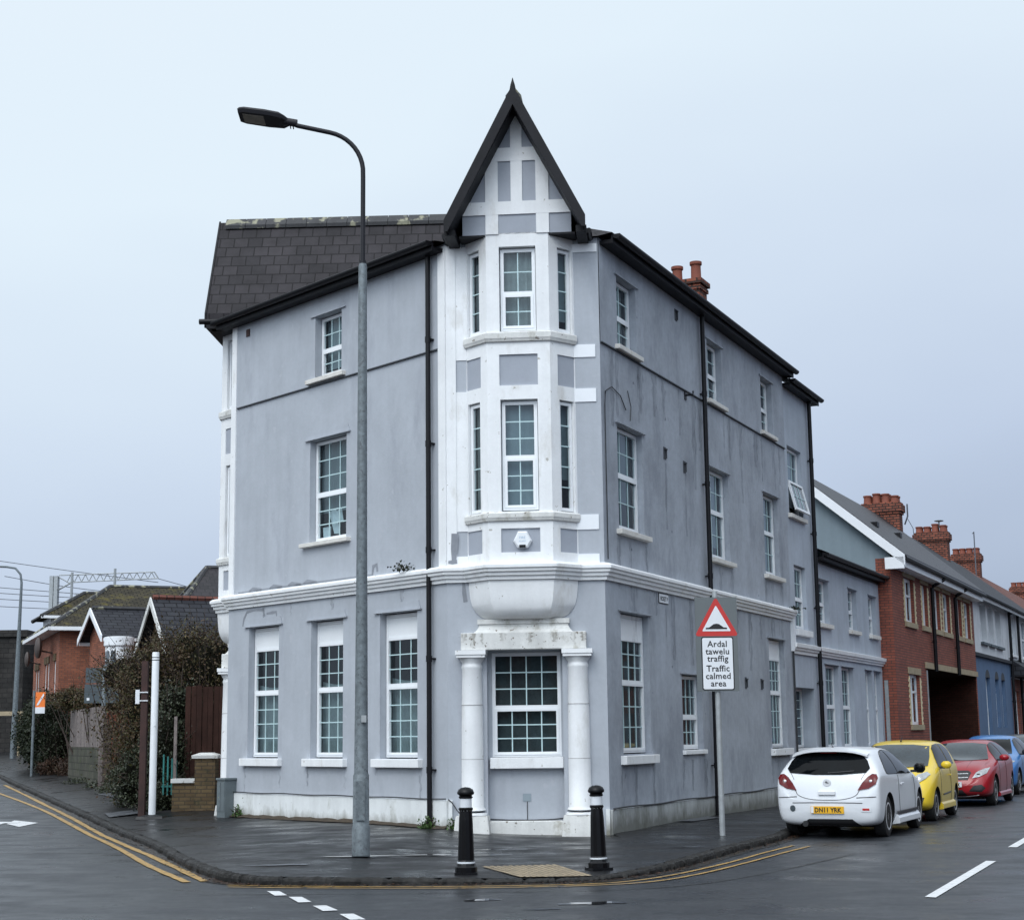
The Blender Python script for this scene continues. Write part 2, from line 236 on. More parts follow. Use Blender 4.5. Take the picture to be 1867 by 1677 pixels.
# ------------------------------------------------------------------ geometry helpers
class Fr:                                   # wall frame: s along the wall (left to right seen from outside), d outwards, z up
    def __init__(s,P,az):
        s.u=Vector((math.sin(az),math.cos(az),0)); s.n=Vector((s.u.y,-s.u.x,0)); s.P=Vector((P[0],P[1],0)); s.az=az
    def __call__(s,a,d=0,z=0): return s.P+s.u*a+s.n*d+Vector((0,0,z))
    def fr(s,a,d=0,turn=0): return Fr(s(a,d),s.az+turn)
class MB:
    def __init__(s,fr=None): s.fr=fr; s.v=[]; s.f=[]; s.m=[]; s.sm=[]
    def add(s,vs,fs,m=0,smooth=False):
        b=len(s.v); s.v+= [Vector(x) for x in vs]; s.f+=[tuple(b+i for i in f) for f in fs]; s.m+=[m]*len(fs); s.sm+=[smooth]*len(fs)
    def box(s,a0,a1,d0,d1,z0,z1,m=0):
        vs=[(x,y,z) for x in (a0,a1) for y in (d0,d1) for z in (z0,z1)]
        s.add(vs,[(0,1,3,2),(4,6,7,5),(0,4,5,1),(2,3,7,6),(0,2,6,4),(1,5,7,3)],m)
    def quad(s,*p,m=0): s.add(p,[tuple(range(len(p)))],m)
    def prism(s,poly,d0,d1,m=0):            # poly in (s,z)
        k=len(poly); vs=[(a,d0,z) for a,z in poly]+[(a,d1,z) for a,z in poly]
        s.add(vs,[tuple(range(k)),tuple(range(2*k-1,k-1,-1))]+[(i,(i+1)%k,k+(i+1)%k,k+i) for i in range(k)],m)
    def prismz(s,poly,z0,z1,m=0):
        k=len(poly); vs=[(a,d,z0) for a,d in poly]+[(a,d,z1) for a,d in poly]
        s.add(vs,[tuple(range(k)),tuple(range(2*k-1,k-1,-1))]+[(i,(i+1)%k,k+(i+1)%k,k+i) for i in range(k)],m)
    def loft(s,rings,m=0,cap=True,closed=True,smooth=False):
        k=len(rings[0]); vs=[p for r in rings for p in r]; fs=[]
        for j in range(len(rings)-1):
            for i in range(k if closed else k-1): fs.append((j*k+i,j*k+(i+1)%k,(j+1)*k+(i+1)%k,(j+1)*k+i))
        s.add(vs,fs,m,smooth)
        if cap and closed: s.add(rings[0],[tuple(range(k))],m); s.add(rings[-1],[tuple(range(k))],m)
    def tube(s,path,r,n=8,m=0,smooth=True):
        path=[Vector(p) for p in path]; rs=r if isinstance(r,(list,tuple)) else [r]*len(path); rings=[]
        for i,p in enumerate(path):
            t=(path[min(i+1,len(path)-1)]-path[max(i-1,0)]).normalized(); a=Vector((0,0,1)) if abs(t.z)<.9 else Vector((1,0,0))
            x=t.cross(a).normalized(); y=t.cross(x)
            rings.append([p+x*rs[i]*math.cos(2*math.pi*k/n)+y*rs[i]*math.sin(2*math.pi*k/n) for k in range(n)])
        s.loft(rings,m,True,True,smooth)
    def lathe(s,c,prof,n=24,m=0,smooth=True):
        s.loft([[(c[0]+r*math.cos(2*math.pi*k/n),c[1]+r*math.sin(2*math.pi*k/n),z) for k in range(n)] for r,z in prof],m,True,True,smooth)
    def sweep(s,prof,path,m=0,caps=True):   # prof (d,z); path (x,y) in frame, outside on the +d side of a left-to-right path
        P=[Vector((p[0],p[1])) for p in path]; rings=[]
        for i,p in enumerate(P):
            e=[]
            if i>0: e.append((P[i]-P[i-1]).normalized())
            if i<len(P)-1: e.append((P[i+1]-P[i]).normalized())
            ns=[Vector((-t.y,t.x)) for t in e]; nn=sum(ns,Vector((0,0))).normalized(); nn/=max(.3,nn.dot(ns[0]))
            rings.append([(p.x+nn.x*d,p.y+nn.y*d,z) for d,z in prof])
        s.loft(rings,m,caps,True)
    def sphere(s,c,r,n=12,m=0,sc=(1,1,1)):
        rings=[]
        for j in range(1,n//2):
            a=math.pi*j/(n//2); rings.append([(c[0]+sc[0]*r*math.sin(a)*math.cos(2*math.pi*k/n),c[1]+sc[1]*r*math.sin(a)*math.sin(2*math.pi*k/n),c[2]+sc[2]*r*math.cos(a)) for k in range(n)])
        s.loft(rings,m,True,True,True)
    def build(s,name,mats,parent=None,bevel=0):
        if not isinstance(mats,(list,tuple)): mats=[mats]
        me=bpy.data.meshes.new(name); loc=root_loc(parent)
        W=[(s.fr(*v) if s.fr else v)-loc for v in s.v] if (s.fr or loc.length) else s.v
        me.from_pydata([tuple(v) for v in W],[],s.f)
        for mt in mats: me.materials.append(M[mt] if isinstance(mt,str) else mt)
        me.polygons.foreach_set('material_index',s.m); me.polygons.foreach_set('use_smooth',s.sm)
        uv=me.uv_layers.new(name='UVMap').data
        for pi,f in enumerate(s.f):
            vs=[s.v[i] for i in f]; nn=Vector((0,0,0))
            for i in range(len(vs)): nn+=vs[i].cross(vs[(i+1)%len(vs)])
            ax,ay,az=abs(nn.x),abs(nn.y),abs(nn.z); li=me.polygons[pi].loop_start
            L_=nn.length or 1
            if az>=.985*L_: g=lambda v:(v.x,v.y)
            else:
                h=Vector((nn.y,-nn.x,0)).normalized() if (ax+ay)>0 else Vector((1,0,0)); k_=Vector((nn.x,nn.y,nn.z)).normalized().cross(h)
                if k_.z<0: k_=-k_
                if ay>ax and h.x<0 or ax>=ay and h.y<0: h=-h
                g=lambda v,h=h,k_=k_:(v.dot(h),v.dot(k_)+v.z*(0 if abs(k_.z)>.98 else 0))
            for j,v in enumerate(vs): uv[li+j].uv=g(v)
        bm=bmesh.new(); bm.from_mesh(me); bmesh.ops.recalc_face_normals(bm,faces=bm.faces); bm.to_mesh(me); bm.free()
        if any(s.sm): me.set_sharp_from_angle(angle=R(40))
        o=bpy.data.objects.new(name,me); COL.objects.link(o)
        if parent: o.parent=parent
        if bevel:
            b=o.modifiers.new('bevel','BEVEL'); b.width=bevel; b.segments=2; b.limit_method='ANGLE'; b.angle_limit=R(40)
        return o
ROOT={}
def root_loc(p):
    while p is not None and p.parent is not None: p=p.parent
    return ROOT.get(p.name,Vector((0,0,0))) if p is not None else Vector((0,0,0))
def thing(name,label,cat,loc=(0,0,0),rot=0,group=None):
    o=bpy.data.objects.new(name,None); COL.objects.link(o); o.location=loc; o.rotation_euler=(0,0,rot); o['label']=label; o['category']=cat
    o.empty_display_size=.3
    if group: o['group']=group
    if rot==0: ROOT[o.name]=Vector(loc)
    return o
def tag(o,label,cat,group=None):
    o['label']=label; o['category']=cat
    if group: o['group']=group
    return o
def struct(o,kind='structure'): o['kind']=kind; return o
def grid_wall(mb,s0,s1,z0,z1,holes,d=0,rev=.25,m=0,mrev=None):
    """flat wall with rectangular holes (a0,a1,b0,b1[,reveal]) and reveals"""
    xs=sorted({s0,s1,*[v for h in holes for v in h[:2]]}); zs=sorted({z0,z1,*[v for h in holes for v in h[2:4]]})
    for i in range(len(xs)-1):
        for j in range(len(zs)-1):
            cx,cz=(xs[i]+xs[i+1])/2,(zs[j]+zs[j+1])/2
            if any(h[0]<cx<h[1] and h[2]<cz<h[3] for h in holes): continue
            mb.quad((xs[i],d,zs[j]),(xs[i+1],d,zs[j]),(xs[i+1],d,zs[j+1]),(xs[i],d,zs[j+1]),m=m)
    for h in holes:
        r=h[4] if len(h)>4 else rev; a,b,c,e=h[:4]; q=m if mrev is None else mrev
        mb.quad((a,d,c),(a,d-r,c),(a,d-r,e),(a,d,e),m=q); mb.quad((b,d,c),(b,d,e),(b,d-r,e),(b,d-r,c),m=q)
        mb.quad((a,d,e),(a,d-r,e),(b,d-r,e),(b,d,e),m=q); mb.quad((a,d,c),(b,d,c),(b,d-r,c),(a,d-r,c),m=q)
def text_mb(txt,size,mb,o,ux,uz,thick=.002,align='CENTER',m=0,bold=.0,spacing=1.0,sx=1.0):
    cu=bpy.data.curves.new('t','FONT'); cu.body=txt; cu.size=size; cu.align_x=align; cu.offset=bold; cu.space_character=spacing; cu.resolution_u=2
    ob=bpy.data.objects.new('t',cu); COL.objects.link(ob); dg=bpy.context.evaluated_depsgraph_get(); me=bpy.data.meshes.new_from_object(ob.evaluated_get(dg))
    o=Vector(o); ux=Vector(ux); uz=Vector(uz)
    mb.add([o+ux*(v.co.x*sx)+uz*v.co.y for v in me.vertices],[tuple(p.vertices) for p in me.polygons],m)
    bpy.data.objects.remove(ob); bpy.data.curves.remove(cu); bpy.data.meshes.remove(me)
WCOUNT=[0]
def window(par,fr,s0,s1,z0,z1,dep=.10,trans=None,cols=3,rt=3,rb=4,blind=0,sill=None,cur='curtain',lab=None,fw=.055,open_=False,simple=False,drape=True):
    f=MB(fr); d0,d1=-dep-.05,-dep
    f.box(s0,s0+fw,d0,d1,z0,z1); f.box(s1-fw,s1,d0,d1,z0,z1); f.box(s0+fw,s1-fw,d0,d1,z1-fw,z1); f.box(s0+fw,s1-fw,d0,d1,z0,z0+fw)
    top=z1-fw
    if blind: f.box(s0+fw,s1-fw,d0+.012,d1-.012,z1-blind,z1-fw-.003); f.box(s0+fw,s1-fw,d0,d1,z1-blind-.05,z1-blind); top=z1-blind-.05
    lights=[]
    if trans:
        f.box(s0+fw,s1-fw,d0,d1,trans,trans+.055); lights.append((s0+fw,s1-fw,trans+.055,top,rt,0))
        if open_: pass
        else:
            q=.045; e=.012; A,B,C,D=s0+fw-.02,s1-fw+.02,z0+fw-.02,trans+.005
            f.box(A,A+q,d1,d1+e,C,D); f.box(B-q,B,d1,d1+e,C,D); f.box(A+q,B-q,d1,d1+e,C,C+q); f.box(A+q,B-q,d1,d1+e,D-q,D)
            f.box(A+.02,A+q,d0+.005,d1,C+.02,D-.01); f.box(B-q,B-.02,d0+.005,d1,C+.02,D-.01)
            lights.append((A+q,B-q,C+q,D-q,rb,1))
    else: lights.append((s0+fw,s1-fw,z0+fw,top,rt,0))
    w=f.build('window','pvc',par)
    if lab: w['label']=lab
    p=MB(fr); b=MB(fr)
    for a,c,e,g,rows,_ in lights:
        p.quad((a,d0+.02,e),(c,d0+.02,e),(c,d0+.02,g),(a,d0+.02,g))
        t=.009
        for i in range(1,cols): x=a+(c-a)*i/cols; b.box(x-t,x+t,d0+.022,d0+.034,e,g)
        for i in range(1,rows): z=e+(g-e)*i/rows; b.box(a,c,d0+.023,d0+.033,z-t,z+t)
    if p.f: p.build('pane','glass',w)
    if b.f: b.build('glazing_bar','bar',w)
    WCOUNT[0]+=1; vk=(WCOUNT[0]*7)%5; flatm=['curtain_flat','curtain_flat_b','curtain_flat_c','curtain_flat','curtain_flat_b'][vk]
    c=MB(fr); dd=d0-.10; n=max(8,int((s1-s0)/.022)); 
    if cur!='none':
        zt=z1-.03 if not trans or cur!='curtain' else trans+.16
        zb_=z0 if not(cur=='flat' and vk in(1,3)) else z0+(z1-z0)*(.30 if vk==1 else .16)
        amp=.018 if cur=='curtain' else (.014 if cur=='flat' and vk==2 else .003)
        pr=[(s0-.03+(s1-s0+.06)*i/n, dd+amp*math.sin(i*1.15+1.3*math.sin(i*.37))) for i in range(n+1)]
        zt_=[zt-(.06*math.sin(math.pi*i/n) if cur=='curtain' and trans else 0) for i in range(n+1)]
        c.add([(a,d,zb_) for a,d in pr]+[(a,d,z) for (a,d),z in zip(pr,zt_)],[(i,i+1,n+2+i,n+1+i) for i in range(n)],0,True)
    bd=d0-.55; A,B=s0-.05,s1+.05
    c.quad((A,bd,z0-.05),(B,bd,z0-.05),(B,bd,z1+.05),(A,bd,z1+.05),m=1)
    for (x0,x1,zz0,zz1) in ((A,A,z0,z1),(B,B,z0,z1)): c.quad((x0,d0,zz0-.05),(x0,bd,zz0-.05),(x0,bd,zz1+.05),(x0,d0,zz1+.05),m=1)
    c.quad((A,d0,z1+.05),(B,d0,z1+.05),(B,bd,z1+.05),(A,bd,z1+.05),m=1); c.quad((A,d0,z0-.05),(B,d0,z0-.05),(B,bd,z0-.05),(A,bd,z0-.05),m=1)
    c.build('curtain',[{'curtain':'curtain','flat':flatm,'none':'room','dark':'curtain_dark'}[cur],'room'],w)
    if sill:
        q=MB(fr); a,b_,c_,e_=sill[:4]; pj=sill[4] if len(sill)>4 else .10
        q.box(a,b_,-dep+.002,pj,c_,e_); q.build('sill',sill[5] if len(sill)>5 else 'sill',w,.008)
    return w
# ------------------------------------------------------------------ main building frames (metres, measured)
P2=(1.4516,25.663); P1=(-1.058,25.887); P0=(-5.427,30.862)
AF,AL,AR=R(95.0975),R(138.712),R(24.391)
FW=Fr(P2,AF); LW=Fr(P1,AL); RW=Fr(P2,AR); LF=Fr(P0,R(182.327)); LS=6.6215; FS=2.5195
B=thing('corner_building','three storey grey rendered corner building with white corner oriels and steep dark gable','building',(P2[0],P2[1],.1))
def cut_gable(poly,hw,zb,za,cx):            # clip convex (s,z) polygon to the gable triangle
    def clip(pl,f):
        o=[]
        for i in range(len(pl)):
            a,b=pl[i],pl[(i+1)%len(pl)]; fa,fb=f(a),f(b)
            if fa>=0: o.append(a)
            if fa*fb<0: t=fa/(fa-fb); o.append((a[0]+(b[0]-a[0])*t,a[1]+(b[1]-a[1])*t))
        return o
    sl=(za-zb)/hw
    for sg in (-1,1): poly=clip(poly,lambda p,sg=sg:(za-p[1])-sl*sg*(p[0]-cx))
    return poly
def tower(F,cx,ridge_len,ov=.44,fin=True,lift=0):
    J0,J1,E0,E1,o=cx-.89,cx+.89,cx-.51,cx+.51,.38
    CL=F.fr(J0,0,R(45)); CR=F.fr(E1,o,R(-45)); CW=o*math.sqrt(2)
    FR=F.fr(0,o)
    w2=(cx-.30,cx+.30,8.07,9.49); w1=(cx-.30,cx+.30,5.14,6.95)
    pans=[(cx-.31,cx+.31,7.18,7.69),(cx-.31,cx+.31,4.49,4.87)]
    mb=MB(FR); grid_wall(mb,E0,E1,4.1,9.72,[w1+(.2,),w2+(.2,)]+[p+(.03,) for p in pans],0,.2,0)
    for a,b,c,d in pans: mb.quad((a,-.03,c),(b,-.03,c),(b,-.03,d),(a,-.03,d),m=1)
    w=mb.build('oriel_front',['white','panelgrey'],B)
    for C,lo,hi,a0,a1 in ((CL,.04,.35,0,.38),(CR,CW-.35,CW-.04,CW-.38,CW)):
        mb=MB(C); hs=[(lo,hi,5.14,6.95,.16),(lo,hi,8.07,9.49,.16)]
        ps=[(a0+.004,a1-.004,7.18,7.69),(a0+.004,a1-.004,4.49,4.87)]
        grid_wall(mb,0,CW,4.1,9.72,hs+[p+(.02,) for p in ps],0,.16,0)
        for a,b,c,d in ps: mb.quad((a,-.02,c),(b,-.02,c),(b,-.02,d),(a,-.02,d),m=1)
        mb.build('oriel_side',['white','panelgrey'],B)
        window(B,C,lo+.01,hi-.01,5.16,6.93,.05,None,1,5,0,fw=.05,cur='flat')
        window(B,C,lo+.01,hi-.01,8.09,9.47,.05,None,1,4,0,fw=.05,cur='flat')
    window(B,FR,w1[0]+.015,w1[1]-.015,5.17,6.93,.09,6.0,2,3,3,cur='flat')
    window(B,FR,w2[0]+.015,w2[1]-.015,8.10,9.47,.09,8.70,2,2,2,cur='flat')
    bay=[(J0-.005,0),(E0,o),(E1,o),(J1+.005,0)]
    lv=0
    for z0,z1,mt in ((7.90,8.055,'white_worn'),(4.99,5.125,'white_worn')):
        q=MB(F); q.sweep([(0,z0),(.035,z0),(.045,z0+.03),(.055,z0+.05),(.055,z1-.02),(.03,z1),(0,z1+.01)],bay); q.build('oriel_ledge',mt,B)
    # bowl under the oriel
    def ring(k,z,dk=None):
        dk=k if dk is None else dk
        return [(cx-.89*k-.0,-.0,z),(cx-.89*k,.02,z),(cx-.52*k,o*dk,z),(cx+.52*k,o*dk,z),(cx+.89*k,.02,z),(cx+.89*k,0,z)]
    q=MB(F); q.loft([ring(k,z,dk) for k,z,dk in ((.62,3.46,.55),(.72,3.485,.68),(.79,3.52,.77),(.85,3.57,.85),(.895,3.63,.91),(.93,3.70,.955),(.955,3.79,.985),(.97,3.89,1.0),(.98,4.0,1.02),(.985,4.12,1.03))],0,True,True,True); q.build('oriel_bowl','white',B)
    q=MB(F); q.sweep([(0,3.24),(.03,3.24),(-.02,3.29),(-.05,3.34),(-.055,3.38),(-.03,3.385),(-.03,3.46),(-.15,3.46),(-.15,3.24)],[(cx-.76,0),(cx-.76,.16),(cx+.76,.16),(cx+.76,0)]); q.build('pedestal','white_worn',B)
    q=MB(F); q.box(cx-.99,cx+.99,-.02,.19,2.975,3.245); q.build('entablature','white_worn',B,.012)
    for c in (cx-.835,cx+.845):
        q=MB(F); D=.02
        q.lathe((c,D),[(.0,.46),(.215,.46),(.225,.44),(.225,.42)][::-1]+[(.205,.5),(.195,.52),(.178,.55),(.176,1.2),(.168,2.0),(.156,2.68),(.165,2.70),(.165,2.73),(.156,2.75),(.156,2.78),(.185,2.82),(.20,2.86)],28)
        q.box(c-.225,c+.225,-.1,D+.215,2.86,2.90); q.box(c-.24,c+.24,-.1,D+.23,2.904,2.972)
        cl=q.build('column','white',B)
        for zj in (1.28,2.12): q=MB(F); q.lathe((c,D),[(.1785-.006*(zj-1.2),zj),(.1785-.006*(zj-1.2),zj+.006)],28); q.build('joint_line','joint',cl)
        q=MB(F); q.loft([[(c-h,-.1,z),(c-h,D+h-.04,z),(c+h,D+h-.04,z),(c+h,-.1,z)] for h,z in ((.285,.05),(.28,.16),(.265,.3),(.25,.415))],0); q.build('base','white_worn',cl,.012)
    # doorway turned into a window
    q=MB(F.fr(0,-.2)); wa=(cx-.545,cx+.555,1.30,2.95)
    grid_wall(q,cx-.62,cx+.62,.10,2.98,[wa+(.1,)],0,.1,0); q.build('infill_wall','grey',B)
    w_=window(B,F.fr(0,-.2),wa[0],wa[1],1.305,2.945,.04,2.06,4,3,3,sill=(cx-.57,cx+.59,1.13,1.30,.13,'white'),cur='dark',lab='wide ground floor window between the two white columns')
    q=MB(F); q.box(cx-.58,cx+.58,-.22,-.02,.05,.325); q.build('threshold_strip','white_worn',B,.01)
    # steep gable
    zb,za,hw=10.02,11.72,.89; fe=ov
    G=F.fr(0,o)
    q=MB(G); q.prism([(cx-.89,9.70),(cx+.89,9.70),(cx+.89,zb),(cx,za),(cx-.89,zb)],-o,0,0); q.build('gable_wall','panelgrey',B)
    t=MB(G)
    for a,b,c,d in ((cx-.51,cx-.30,9.70,11.3),(cx+.32,cx+.53,9.70,11.3),(cx-.09,cx+.10,10.2,11.72)):
        pl=cut_gable([(a,c),(b,c),(b,d),(a,d)],hw,zb,za,cx); 
        if len(pl)>2: t.prism(pl,.001,.022)
    for a,b,c,d in ((cx-.89,cx+.89,10.03,10.25),(cx-.89,cx+.89,10.94,11.17)):
        pl=cut_gable([(a,c),(b,c),(b,d),(a,d)],hw,zb,za,cx); t.prism(pl,.001,.024)
    t.build('gable_timber','white',B)
    for a_,b_ in ((cx-.95,cx-.52),(cx+.52,cx+.95)): s=MB(G); s.box(a_,b_,-o,.0,9.665,9.698); s.build('soffit','darkboard',B)
    SL=(za-zb)/hw; fz=9.62; xh=(za-fz)/SL; th=.33+lift
    for sg in (-1,1):
        q=MB(G); q.prism([(cx,za+.05),(cx,za+th),(cx+sg*(xh+.02),fz+th-.13),(cx+sg*(xh+.02),fz+.05)],-ridge_len,ov); r=q.build('gable_roof','slate',B)
        q=MB(G); q.prism([(cx,za),(cx,za+.052),(cx+sg*xh,fz+.052),(cx+sg*xh,fz)],-o-.02,ov-.02); q.build('soffit_board','darkboard',B)
        q=MB(G); q.prism([(cx,za+.02),(cx,za+th+.03),(cx+sg*(xh+.04),fz+th-.12),(cx+sg*(xh+.04),fz+.02),(cx+sg*(xh-.02),fz+.02)],ov,ov+.035); q.build('barge_board','darkboard',B)
        q=MB(G); q.box(cx+sg*(xh-.12),cx+sg*(xh+.05),-.6,ov-.10,9.60,9.70); q.build('eaves_box','darkboard',B)
        q=MB(G); q.tube([(cx+sg*(xh+.08),-1.0,9.70),(cx+sg*(xh+.08),.10,9.68)],.045,10); q.build('gutter','black',B)
    q=MB(G)
    for i in range(int(ridge_len/.42)):
        a=ov-.12-i*.42; q.prism([(cx-.13,za+.23+lift),(cx,za+.40+lift),(cx+.13,za+.23+lift),(cx+.12,za+.16+lift),(cx,za+.33+lift),(cx-.12,za+.16+lift)],a-.41,a)
    q.build('ridge_tiles','ridge',B)
    if fin: q=MB(G); q.lathe((cx,.42),[(.05,za+.30),(.035,za+.38),(.022,za+.42),(.004,za+.49)],12); q.build('finial','darkboard',B)
tower(FW,-1.30,6.6)
tower(LF,-1.26,6.6,.20,False,.10)
q=MB(LF); q.tube([(-.06,-.3,9.74),(-.06,.70,9.74)],.055,10); q.build('gutter','black',B)
q=MB(LF); q.box(-2.5,-.05,.05,.56,9.60,9.68); q.build('soffit','darkboard',B)
# --- walls
ZE=9.58
FH=[(-1.90,-.70,.1,2.975,.2)]
q=MB(FW); grid_wall(q,-FS,0,.0,4.12,FH,0,.2,0); q.build('front_wall','grey',B)
q=MB(FW); grid_wall(q,-FS,-2.19,4.12,9.7,[],0); grid_wall(q,-.41,0,4.12,9.7,[],0); q.build('front_wall','grey',B)
q=MB(LF); grid_wall(q,-9.5,0,.0,9.7,[(-1.86,-.66,.1,2.975,.2)],0,.2,0); q.build('side_wall','grey',B)
LG=[(-5.90,-4.88,1.29,3.68),(-3.85,-2.87,1.29,3.68),(-1.81,-.79,1.29,3.68)]
LU=[(-3.93,-2.80,5.06,6.93),(-3.78,-2.95,8.05,9.21)]
q=MB(LW); grid_wall(q,-LS,0,.0,7.94,LG+[LU[0]],0,.2); grid_wall(q,-LS,0,7.94,9.7,[LU[1]],.012,.2); q.build('left_wall','grey',B)
for a,b,c,d in LG+LU: 
    q=MB(LW); q.prism([(a-.13,d+.005),(b+.13,d+.005),(b+.13,d+.03),(a-.13,d+.03)],.013,.045)
    q.prism([(a-.10,d+.03),(b+.10,d+.03),(b+.05,d+.16),(a-.05,d+.16)],.003,.016)
    q.build('lintel','grey',B)
bd={}
for i,(a,b,c,d) in enumerate(LG):
    window(B,LW,a+.01,b-.01,c+.02,d-.02,.13,2.46,3,3,4,blind=.38,sill=(a-.13,b+.13,1.15,1.285,.10,'white'),cur='curtain',lab='tall ground floor window with blank white top panel and net curtains')
w=window(B,LW,LU[0][0]+.01,LU[0][1]-.01,5.08,6.91,.13,5.93,3,3,3,sill=(-4.13,-2.66,5.0,5.07,.10),cur='flat',lab='middle window with white papers stacked against the lower sash')
q=MB(LW); q.quad((-3.62,-.205,5.62),(-3.40,-.205,5.66),(-3.26,-.205,5.20),(-3.45,-.205,5.22)); q.quad((-3.44,-.204,5.6),(-3.22,-.204,5.66),(-3.16,-.204,5.4),(-3.38,-.204,5.42)); q.quad((-3.78,-.203,5.14),(-3.56,-.203,5.14),(-3.54,-.203,5.36),(-3.80,-.203,5.36)); q.build('paper_sheet','paper',w)
window(B,LW,LU[1][0]+.01,LU[1][1]-.01,8.07,9.19,.13,8.56,3,2,2,sill=(-3.98,-2.82,7.97,8.05,.10),cur='flat')
# right wall
RG=[(.66,2.0,1.32,3.6),(3.67,4.83,1.34,2.68),(9.46,10.70,1.30,3.60)]
R1=[(.70,1.93,4.95,6.71),(5.72,6.92,4.95,6.71),(9.46,10.62,4.95,6.71)]
R2=[(.79,1.73,8.06,9.26),(5.76,6.70,8.06,9.26),(9.54,10.44,8.06,9.26)]
q=MB(RW); grid_wall(q,0,11.4,0,7.95,RG+R1,0,.2); grid_wall(q,0,11.4,7.95,9.7,R2,.012,.2); q.build('right_wall','grey_dirty_shaded',B)
for a,b,c,d in RG+R1+R2: q=MB(RW); q.box(a-.10,b+.10,.013,.045,d+.005,d+.035); q.build('lintel','grey_dirty_shaded',B)
for a,b,c,d in (RG[0],RG[2]): window(B,RW,a+.01,b-.01,c+.02,d-.02,.11,2.46,4,3,3,blind=.38,sill=(a-.12,b+.12,1.16,1.30,.10,'white'),cur='dark',drape=False)
window(B,RW,3.68,4.82,1.36,2.66,.11,1.92,4,2,2,sill=(3.62,4.88,1.27,1.345,.06,'white'),cur='dark',lab='small low window behind the road sign')
for a,b,c,d in R1: window(B,RW,a+.01,b-.01,c+.02,d-.02,.11,5.88,3,2,2,sill=(a-.12,b+.12,4.86,4.945,.10),cur='flat')
for a,b,c,d in R2: window(B,RW,a+.01,b-.01,c+.02,d-.02,.11,8.60,2,2,2,sill=(a-.12,b+.12,7.97,8.05,.10),cur='flat')
# wing beyond the joint
WH=[(11.73,13.0,6.52,8.10),(11.92,12.98,3.92,5.38),(11.43,13.35,1.28,2.62,.36)]
WF=RW.fr(0,-.03)
q=MB(WF); grid_wall(q,11.4,13.95,0,9.5,WH,0,.2); q.quad((13.95,0,0),(13.95,-7,0),(13.95,-7,9.5),(13.95,0,9.5)); q.quad((11.4,0,0),(11.4,-.02,0),(11.4,-.02,9.7),(11.4,.03,9.7)); q.build('wing_wall','grey2',B)
w=window(B,WF,11.74,12.99,6.54,8.08,.10,7.28,3,2,2,sill=(11.62,13.08,6.42,6.515,.09),cur='flat',open_=True,lab='wing window with its lower sash swung open')
H=WF.fr(0,-.04); a_=R(14); c_,s_=math.cos(a_),math.sin(a_)
q=MB(H); L_=.70
def tilt(x,y,t): return (x, t*s_+y*c_, 7.28-t*c_+y*s_)
def tbox(mb,x0,x1,t0,t1,y0,y1):
    vs=[tilt(x,y,t) for x in (x0,x1) for y in (y0,y1) for t in (t0,t1)]
    mb.add(vs,[(0,1,3,2),(4,6,7,5),(0,4,5,1),(2,3,7,6),(0,2,6,4),(1,5,7,3)])
for g in ((11.76,11.82,0,L_),(12.92,12.98,0,L_),(11.82,12.92,0,.055),(11.82,12.92,L_-.055,L_)): tbox(q,g[0],g[1],g[2],g[3],0,.05)
sh=q.build('open_sash','pvc',w)
q=MB(H); q.add([tilt(11.82,.02,.055),tilt(12.92,.02,.055),tilt(12.92,.02,L_-.055),tilt(11.82,.02,L_-.055)],[(0,1,2,3)])
g_=MB(H)
for x in (12.18,12.55): tbox(g_,x-.009,x+.009,.055,L_-.055,.022,.034)
tbox(g_,11.82,12.92,L_/2-.009,L_/2+.009,.023,.033)
q.build('sash_pane','curtain_flat',sh) if False else q.build('pane','glassoff',w); g_.build('glazing_bar','bar',w)
window(B,WF,11.93,12.97,3.94,5.36,.10,4.62,3,2,2,sill=(11.80,13.08,3.78,3.915,.10,'white'),cur='dark')
w=window(B,WF,11.44,13.34,1.29,2.61,.30,None,4,6,0,sill=(11.38,13.45,1.12,1.28,.08,'white'),cur='flat',lab='deeply recessed window with white lattice at the near side')
# --- cornice
def loc(P,F=FW): v=Vector((P[0],P[1],0))-F.P; return (v.dot(F.u),v.dot(F.n))
def bp(F,cx): return [F(cx-.895),F(cx-.51,.38),F(cx+.51,.38),F(cx+.895)]
path=[LF(-5)]+bp(LF,-1.26)+[Vector((*P0,0)),Vector((*P1,0))]+bp(FW,-1.30)+[Vector((*P2,0)),RW(11.42)]
prof=[(0,4.06),(.045,4.06),(.05,4.11),(.085,4.125),(.09,4.17),(.125,4.185),(.13,4.22),(.155,4.24),(.155,4.285),(.10,4.32),(0,4.34)]
q=MB(FW); q.sweep(prof,[loc(p) for p in path]); q.build('cornice','white',B)
# dark strip painted for the shadow line under the proud upper floor wall
q=MB(LW); q.box(-6.42,-.19,.005,.035,7.925,7.945); q.build('string_shadow_line','shadowgrey',B)
q=MB(RW); q.box(0.02,11.38,.005,.035,7.935,7.955); q.build('string_shadow_line','shadowgrey',B)
# white corner pilasters
for F,a,b in ((LW,-.19,.0),(LW,-LS-.0,-LS+.17),(FW,-FS,-2.36)):
    q=MB(F); q.box(a,b,.0,.026,4.33,9.66); q.build('pilaster','white',B)
for a,b in ((4.88,7.17),(7.70,9.62),(4.33,4.48)): q=MB(FW); q.box(-2.36,-2.18,.0,.014,a,b); q.build('pilaster','white',B)
for a,b,e in ((7.69,7.90,-.075),(6.95,7.17,-.075),(4.87,5.11,-.075),(4.335,4.48,-.075),(9.46,9.60,-.02)): q=MB(FW); q.box(-.425,e,.0,.018,a,b); q.build('white_band','whitetrim',B)
